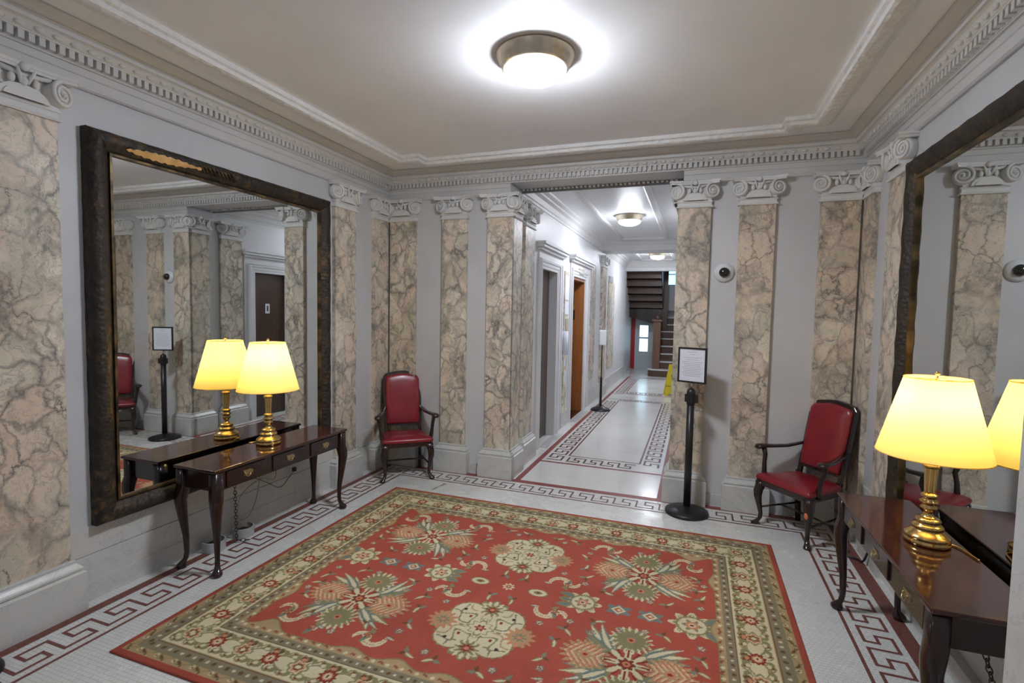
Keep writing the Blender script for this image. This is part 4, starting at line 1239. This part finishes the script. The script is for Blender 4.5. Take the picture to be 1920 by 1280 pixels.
# ---------------- rug
def build_rug():
    x0, x1, y0, y1 = -2.79, .628, 1.695, 4.385
    st = .0056
    nx, ny = int((x1 - x0) / st) + 1, int((y1 - y0) / st) + 1
    xs = np.linspace(x0, x1, nx); ys = np.linspace(y0, y1, ny)
    X, Y = np.meshgrid(xs, ys)
    cx, cy = (x0 + x1) / 2, (y0 + y1) / 2
    hx, hy = (x1 - x0) / 2, (y1 - y0) / 2
    U, V = X - cx, Y - cy
    a, b = np.abs(U), np.abs(V)
    rng = np.random.RandomState(3)
    def C(r, g, b_): return np.array([lin(r / 255), lin(g / 255), lin(b_ / 255)])
    red, dred = C(176, 86, 70), C(140, 58, 48)
    cream, tan, grey = C(216, 204, 168), C(180, 154, 114), C(140, 130, 106)
    olive, slate, brown, salmon, dark = C(142, 136, 98), C(118, 130, 124), C(112, 84, 58), C(206, 140, 104), C(72, 56, 44)
    img = np.empty(X.shape + (3,)); img[:] = red
    def put(mask, c, al=1.0):
        img[mask] = img[mask] * (1 - al) + c * al
    # ---- field ornaments (mirrored about both axes)
    def polar(px, py, sx=1.0, sy=1.0):
        dx, dy = (a - px) / sx, (b - py) / sy
        return dx, dy, np.hypot(dx, dy), np.arctan2(dy, dx)
    def flower(px, py, r, n, c0, c1, c2, rot=0.0):
        dx, dy, q, th = polar(px, py)
        put(q < r * (.80 + .20 * np.cos(n * (th + rot))), c0)
        put(q < r * .66 * (.82 + .18 * np.cos(n * (th + rot) + .6)), c1)
        put(q < r * .34, c2); put(q < r * .15, cream)
    def leaf(px, py, ang, L, W, c, c2=None):
        dx, dy = a - px, b - py
        u = dx * math.cos(ang) + dy * math.sin(ang); v = -dx * math.sin(ang) + dy * math.cos(ang)
        t = np.clip(u / L, 0, 1)
        wv = W * np.sin(np.pi * t ** .8)
        bend = .25 * L * t * t
        m = (u > 0) & (u < L) & (np.abs(v - bend) < wv)
        put(m, c)
        if c2 is not None: put((u > 0) & (u < L) & (np.abs(v - bend) < wv * .45), c2)
    def arc(px, py, r, w, a0, a1, c, dots=None):
        dx, dy = a - px, b - py
        q = np.hypot(dx, dy); th = np.mod(np.arctan2(dy, dx) - a0, 2 * np.pi)
        span = (a1 - a0) % (2 * np.pi)
        tp = np.clip(np.sin(np.pi * np.clip(th / span, 0, 1)), 0, 1) ** .45
        m = (np.abs(q - r) < w * tp) & (th < span)
        put(m, c)
        if dots is not None:
            put((np.abs(q - r) < w * .35) & (th < span) & (np.mod(th * 7, 1.0) < .35), dots)
    def scroll(px, py, r, flip=1):
        arc(px - r * .55, py, r, .019, -.3 * PI, 1.15 * PI, cream, red)
        arc(px + r * .75, py + r * .5 * flip, r * .72, .017, .7 * PI, 2.1 * PI, cream, red)
        leaf(px + .01, py, 1.0, .07, .016, olive, slate); leaf(px, py - .02, -1.2, .055, .014, olive); leaf(px - r * 1.5, py - .03, 2.6, .05, .012, slate, cream)
        flower(px + .02, py - .005, .028, 5, brown, salmon, dred)
    # white medallions
    def white_med(px, py):
        dx, dy, q, th = polar(px, py, 1.0, .90)
        put(q < .325 * (.80 + .13 * np.cos(4 * th) + .05 * np.cos(24 * th)), olive)
        put(q < .300 * (.80 + .13 * np.cos(4 * th) + .04 * np.cos(24 * th)), cream)
        put(q < .285 * (.76 - .16 * np.cos(4 * th)) , cream)
        for k in range(4):
            an = PI / 4 + k * PI / 2
            ox, oy = px + .165 * math.cos(an), py + .150 * math.sin(an)
            dd = np.hypot(a - ox, b - oy)
            put(dd < .115 + .006 * np.cos(16 * np.arctan2(b - oy, a - ox)), olive); put(dd < .107, cream)
            ca, sa = math.cos(an), math.sin(an)
            uu = (a - ox) * ca + (b - oy) * sa; vv = -(a - ox) * sa + (b - oy) * ca
            put((np.abs(vv - .038 * np.sin(uu * 52)) < .0085) & (dd < .095), olive); put((np.abs(vv - .038 * np.sin(uu * 52)) < .003) & (dd < .09), grey)
            put((np.abs(vv + .020 * np.sin(uu * 44) - .055) < .006) & (dd < .1), grey); put((np.abs(vv - .020 * np.sin(uu * 44) + .055) < .006) & (dd < .1), tan)
            put(np.hypot(uu + .03, vv) < .011, dred)
            put((np.hypot(a - ox - .05 * math.cos(an), b - oy - .05 * math.sin(an)) < .012), dark)
        for k in range(4):
            an = k * PI / 2
            rr = .235 if k % 2 == 0 else .185
            ox, oy = px + rr * math.cos(an), py + rr * math.sin(an)
            ddx, ddy = a - ox, b - oy
            dd = np.hypot(ddx, ddy); tt = np.arctan2(ddy, ddx)
            put(dd < .092 * (.82 + .18 * np.cos(12 * tt)), cream if k % 2 else salmon)
            put(dd < .070 * (.75 + .25 * np.cos(10 * tt)), olive if k % 2 else tan)
            put(dd < .042 * (.7 + .3 * np.cos(8 * tt)), dred if k % 2 else grey); put(dd < .014, salmon)
        put(q < .080 * (.85 + .15 * np.cos(8 * th)), olive); put(q < .070 * (.85 + .15 * np.cos(8 * th)), cream)
        put(q < .035 * (.8 + .2 * np.cos(6 * th)), dred); put(q < .014, salmon)
    def red_med(px, py):
        dx, dy, q, th = polar(px, py)
        # corner leaves
        for sx in (-1, 1):
            for sy in (-1, 1):
                for da, L, W, c, c2 in ((-.42, .20, .026, olive, tan), (.50, .20, .024, olive, cream), (.0, .27, .040, olive, cream), (.24, .27, .030, slate, cream), (-.22, .25, .028, slate, olive)):
                    ang = math.atan2(sy * .8, sx) + da * sx * sy
                    leaf(px + sx * .065, py + sy * .05, ang, L, W, c, c2)
        for k in range(4):
            an = k * PI / 2
            rr = .215 if k % 2 == 0 else .205
            ox, oy = px + rr * math.cos(an), py + rr * math.sin(an)
            ddx, ddy = a - ox, b - oy
            dd = np.hypot(ddx / (1.15 if k % 2 == 0 else 1), ddy); tt = np.arctan2(ddy, ddx)
            put(dd < .122 * (.85 + .15 * np.cos(18 * tt)), cream if k % 2 else tan)
            put(dd < .108 * (.85 + .15 * np.cos(16 * tt)), olive if k % 2 else salmon)
            if k % 2 == 0:
                chev = np.mod(ddx * np.sign(ox - px) * 30 + np.abs(ddy) * 22, 1.0)
                put((dd < .100 * (.85 + .15 * np.cos(16 * tt))) & (chev < .42), cream, .75)
                put((dd < .100) & (chev > .46) & (chev < .62), dred, .7)
            put(dd < .05 * (.75 + .25 * np.cos(8 * tt)), grey if k % 2 else tan); put(dd < .024, salmon); put(dd < .011, dred)
        put(q < .135 * (.70 + .30 * np.cos(8 * th)), olive); put(q < .125 * (.68 + .32 * np.cos(8 * th)), cream)
        put((q < .12) & (q > .055) & (np.cos(12 * th) > .72), dred)
        put(q < .048 * (.85 + .15 * np.cos(7 * th)), dark); put(q < .043 * (.85 + .15 * np.cos(7 * th)), dred); put(q < .020, salmon); put(q < .009, dred)
    white_med(.0, .468)
    red_med(.815, .470)
    # mid flowers
    def fan(px, py, r, sgn):
        dx, dy = (a - px) * sgn, b - py
        q = np.hypot(dx, dy); th = np.arctan2(dy, dx)
        put(q < r * (.80 + .16 * np.cos(8 * th)), cream); put(q < r * .78 * (.84 + .16 * np.cos(8 * th)), tan)
        put(q < r * .74 * (.84 + .16 * np.cos(8 * th)), cream); put(np.abs(q - r * .60) < .006, olive)
        put((np.abs(q - r * .66) < .01) & (np.mod(th * 5, 1) < .4), olive)
        put(q < r * .42 * (.75 + .25 * np.cos(6 * th)), grey); put(q < r * .26, salmon); put(q < r * .15, cream); put(q < r * .08, dred)
        for an in (2.6, -2.6, 3.14):
            leaf(px + sgn * r * .6 * math.cos(an), py + r * .6 * math.sin(an), an if sgn > 0 else PI - an, r * .8, r * .24, olive, slate)
    fan(.49, 0, .125, 1); fan(1.13, 0, .14, -1)
    for px in (.71, .895):
        dx, dy = a - px, b
        m1 = np.abs(dx) + np.abs(dy)
        put(m1 < .062, slate); put((np.abs(np.abs(dx) - .052) < .018) & (np.abs(np.abs(dy) - .03) < .014), slate)
        put(m1 < .045, cream); put(m1 < .028, red); put(m1 < .013, cream)
    dx, dy, q, th = polar(.2, 0, 1, .62)
    put(q < .072 * (.9 + .1 * np.cos(10 * th)), olive); put(q < .058, cream); put(q < .030, olive); put(q < .013, dred)
    flower(0, 0, .042, 8, cream, salmon, dred)
    scroll(.335, .165, .062); scroll(.53, .755, .060, 1); scroll(1.10, .745, .060, -1); scroll(.86, .03 + .78, .0001)
    # scattered leaves and buds
    for px, py, an in ((.45, .30, .6), (.40, .58, 2.2), (.42, .42, 1.2), (1.18, .30, .9), (1.16, .55, 2.4), (.60, .17, -.6), (.98, .16, .6), (.62, .66, 1.8), (.98, .70, .6), (1.16, .40, .2), (.07, .13, 1.3), (.12, .80, .3), (.28, .80, 2.5)):
        leaf(px, py, an, .065, .015, olive, cream); leaf(px, py, an + 2.4, .05, .013, slate, olive); leaf(px, py, an - 2.2, .045, .010, brown)
    for px, py in ((.46, .22), (.41, .66), (1.2, .48), (1.18, .2), (.74, .19), (.88, .16), (.30, .30), (.19, .76), (.76, .80), (1.02, .60), (.60, .28)):
        flower(px, py, .026, 5, slate, cream, dred)
    # ---- bits of border ornament that bite into the field
    dxe, dye = hx - a, hy - b
    d = np.minimum(dxe, dye)
    s = np.where(dxe < dye, b, a)
    lob = .445 + .035 * np.maximum(0, np.cos(s * 2 * PI / .56)) ** 2 + np.where(dye < dxe, .045 * np.maximum(0, np.cos((a - .28) * 2 * PI / .84)) ** 6, .0)
    put(d < lob, tan); put((d < lob) & (d > lob - .008), olive)
    # inner tan stripe motifs
    put((d > .405) & (d < .445) & (np.mod(s / .085, 1) < .36) & (np.abs(d - .425 - .01 * np.sin(s * 74)) < .008), dred, .8)
    put((d > .405) & (d < .45) & (np.hypot(np.mod(s, .085) - .06, d - .427) < .011), cream)
    put((d > .404) & (d < .409), brown)
    # grey stripe inside
    put((d > .355) & (d < .405), grey)
    put((np.hypot(np.mod(s, .074) - .018, d - .38) < .008), cream); put((np.hypot(np.mod(s, .074) - .055, d - .38) < .011), brown)
    # main cream border
    m = (d > .155) & (d < .355); put(m, cream)
    t = d - .255
    P = .36
    ph = s * 2 * PI / P
    vine = .052 * np.sin(ph)
    put(m & (np.abs(t - vine) < .010), olive); put(m & (np.abs(t - vine) < .004), tan)
    vine2 = -.050 * np.sin(ph + .35)
    put(m & (np.abs(t - vine2) < .006), grey)
    sp = np.mod(s + P / 4, P / 2) - P / 4
    alt = np.mod(np.floor((s + P / 4) / (P / 2)), 2)
    qq = np.hypot(sp, t); tt = np.arctan2(t, sp)
    r1 = .064 * (.86 + .14 * np.cos(6 * tt))
    put(m & (alt < .5) & (qq < r1), olive); put(m & (alt < .5) & (qq < r1 * .78), cream); put(m & (alt < .5) & (qq < r1 * .64), salmon); put(m & (alt < .5) & (qq < r1 * .45), brown); put(m & (alt < .5) & (qq < r1 * .25), cream)
    r2 = .050 * (.88 + .12 * np.cos(10 * tt))
    put(m & (alt > .5) & (qq < r2), dred); put(m & (alt > .5) & (qq < r2 * .62), salmon); put(m & (alt > .5) & (qq < r2 * .45), cream); put(m & (alt > .5) & (qq < r2 * .2), dred)
    for o_, sg in ((.055, 1), (.125, -1), (.09, 1), (.15, 1), (.03, -1)):
        sq = np.mod(s - o_, P / 2) - P / 4
        tq = t - sg * .058
        put(m & (np.hypot(sq / 1.5, tq) < .022), olive if o_ != .09 else brown); put(m & (np.hypot(sq / 1.5 - .004, tq + sg * .006) < .011), cream if o_ != .09 else salmon)
        put(m & (np.hypot(sq - .018, tq - sg * .012) < .008), dred)
        rr_ = np.hypot(sq - .02, tq + sg * .01)
        put(m & (np.abs(rr_ - .03) < .0045) & (sg * tq > -.01), olive)
    put(m & (np.abs(t) > .094), tan); put((d > .150) & (d < .156), brown); put((d > .351) & (d < .356), brown)
    # outer grey stripe
    put((d > .087) & (d < .151), grey)
    put(np.hypot(np.mod(s, .088) - .022, d - .119) < .010, cream); put(np.hypot(np.mod(s, .088) - .066, d - .119) < .013, brown)
    # outer tan stripe with leaf sprays
    put(d < .087, tan)
    sl = np.mod(s, .125)
    put((d < .085) & (np.abs((sl - .035) * .55 - (d - .060)) < .0085) & (np.abs(sl - .035) < .024), brown)
    put((d < .085) & (np.hypot(sl - .078, d - .066) < .013), cream); put((d < .085) & (np.hypot(sl - .078, d - .066) < .006), dred)
    put((d < .085) & (np.abs((d - .062) + .014 * np.sin(s * 50)) < .003), olive)
    put((d > .083) & (d < .089), olive)
    put(d < .036, red * .92)
    # woven mottling
    nz = rng.rand(*X.shape)
    k = 40
    low = rng.rand(ny // k + 2, nx // k + 2)
    yi = np.linspace(0, low.shape[0] - 1.001, ny); xi = np.linspace(0, low.shape[1] - 1.001, nx)
    y0i, x0i = yi.astype(int), xi.astype(int); fy, fx = (yi - y0i)[:, None], (xi - x0i)[None, :]
    lw = low[y0i][:, x0i] * (1 - fy) * (1 - fx) + low[y0i + 1][:, x0i] * fy * (1 - fx) + low[y0i][:, x0i + 1] * (1 - fy) * fx + low[y0i + 1][:, x0i + 1] * fy * fx
    img *= (0.85 + .10 * nz + .12 * (lw - .5))[..., None]
    img = np.clip(img, 0, 1)
    # mesh
    H = .011
    Z = np.full(X.shape, H); Z[0, :] = Z[-1, :] = H - .003; Z[:, 0] = Z[:, -1] = H - .003
    top = np.stack([X, Y, Z], -1).reshape(-1, 3)
    idx = np.arange(nx * ny).reshape(ny, nx)
    quads = np.stack([idx[:-1, :-1], idx[:-1, 1:], idx[1:, 1:], idx[1:, :-1]], -1).reshape(-1, 4)
    edge = np.concatenate([idx[0, :], idx[1:, -1], idx[-1, -2::-1], idx[-2:0:-1, 0]])
    low_v = top[edge].copy(); low_v[:, 2] = .0013
    nb = len(top); ne = len(edge)
    verts = np.concatenate([top, low_v])
    j = np.arange(ne); j2 = (j + 1) % ne
    sk = np.stack([edge[j], nb + j, nb + j2, edge[j2]], -1)
    faces = np.concatenate([quads, sk])
    me = bpy.data.meshes.new('area_rug')
    me.vertices.add(len(verts)); me.vertices.foreach_set('co', verts.ravel())
    me.loops.add(faces.size); me.loops.foreach_set('vertex_index', faces.ravel().astype(np.int32))
    me.polygons.add(len(faces)); me.polygons.foreach_set('loop_start', np.arange(0, faces.size, 4, dtype=np.int32))
    me.update(calc_edges=True); me.validate()
    ca = me.color_attributes.new('weave', 'FLOAT_COLOR', 'POINT')
    cols = np.ones((len(verts), 4), dtype=np.float32)
    cols[:nb, :3] = img.reshape(-1, 3); cols[nb:, :3] = red * .8
    ca.data.foreach_set('color', cols.ravel())
    t_ = NT('woven_rug')
    at = t_.n('ShaderNodeVertexColor', layer_name='weave')
    v = t_.pos()
    n1 = t_.noise(v, 260, 2); n2 = t_.noise(v, 2.3, 5, 0.65)
    c = t_.mix(1.0, at.outputs['Color'], t_.ramp(n2.outputs[0], [(0.35, G1(0.86)), (0.65, G1(1.04))]), 'MULTIPLY')
    t_.bsdf(c, 0.95, normal=t_.bump(n1.outputs[0], 0.5, 0.004), Specular_IOR_Level=0.15)
    me.materials.append(t_.m)
    o = bpy.data.objects.new('area_rug', me); COL.objects.link(o)
    return tag(o, 'large red and beige floral patterned rug on the mosaic floor', 'rug')
build_rug()

# ---------------- world, camera, view
w = bpy.data.worlds.new('world'); SC.world = w; w.use_nodes = True
w.node_tree.nodes['Background'].inputs[0].default_value = (.5, .55, .62, 1); w.node_tree.nodes['Background'].inputs[1].default_value = .15

cam = bpy.data.cameras.new('camera'); co = bpy.data.objects.new('camera', cam); COL.objects.link(co)
cam.sensor_width = 36.0; cam.sensor_fit = 'HORIZONTAL'
FPX = 954.605
cam.lens = FPX / 1920 * 36.0
cam.clip_start = .05
r_ = Vector((0.9408, 0.3387, 0.0191)); d_ = Vector((0.0371, -0.0481, -0.9982)); f_ = Vector((-0.3370, 0.9397, -0.0577))
f_.normalize(); r_ = (r_ - f_ * r_.dot(f_)).normalized(); u_ = r_.cross(f_)
co.matrix_world = Matrix(((r_.x, u_.x, -f_.x, 0), (r_.y, u_.y, -f_.y, 0), (r_.z, u_.z, -f_.z, 1.80), (0, 0, 0, 1)))
SC.camera = co
SC.view_settings.view_transform = 'Standard'; SC.view_settings.look = 'None'; SC.view_settings.gamma = 1.0
SC.view_settings.use_curve_mapping = False
SC.view_settings.exposure = 0.98
cy = SC.cycles
cy.max_bounces = 10; cy.diffuse_bounces = 5; cy.glossy_bounces = 5; cy.transmission_bounces = 4
cy.sample_clamp_indirect = 6.0; cy.caustics_reflective = False; cy.caustics_refractive = False
cy.use_denoising = True
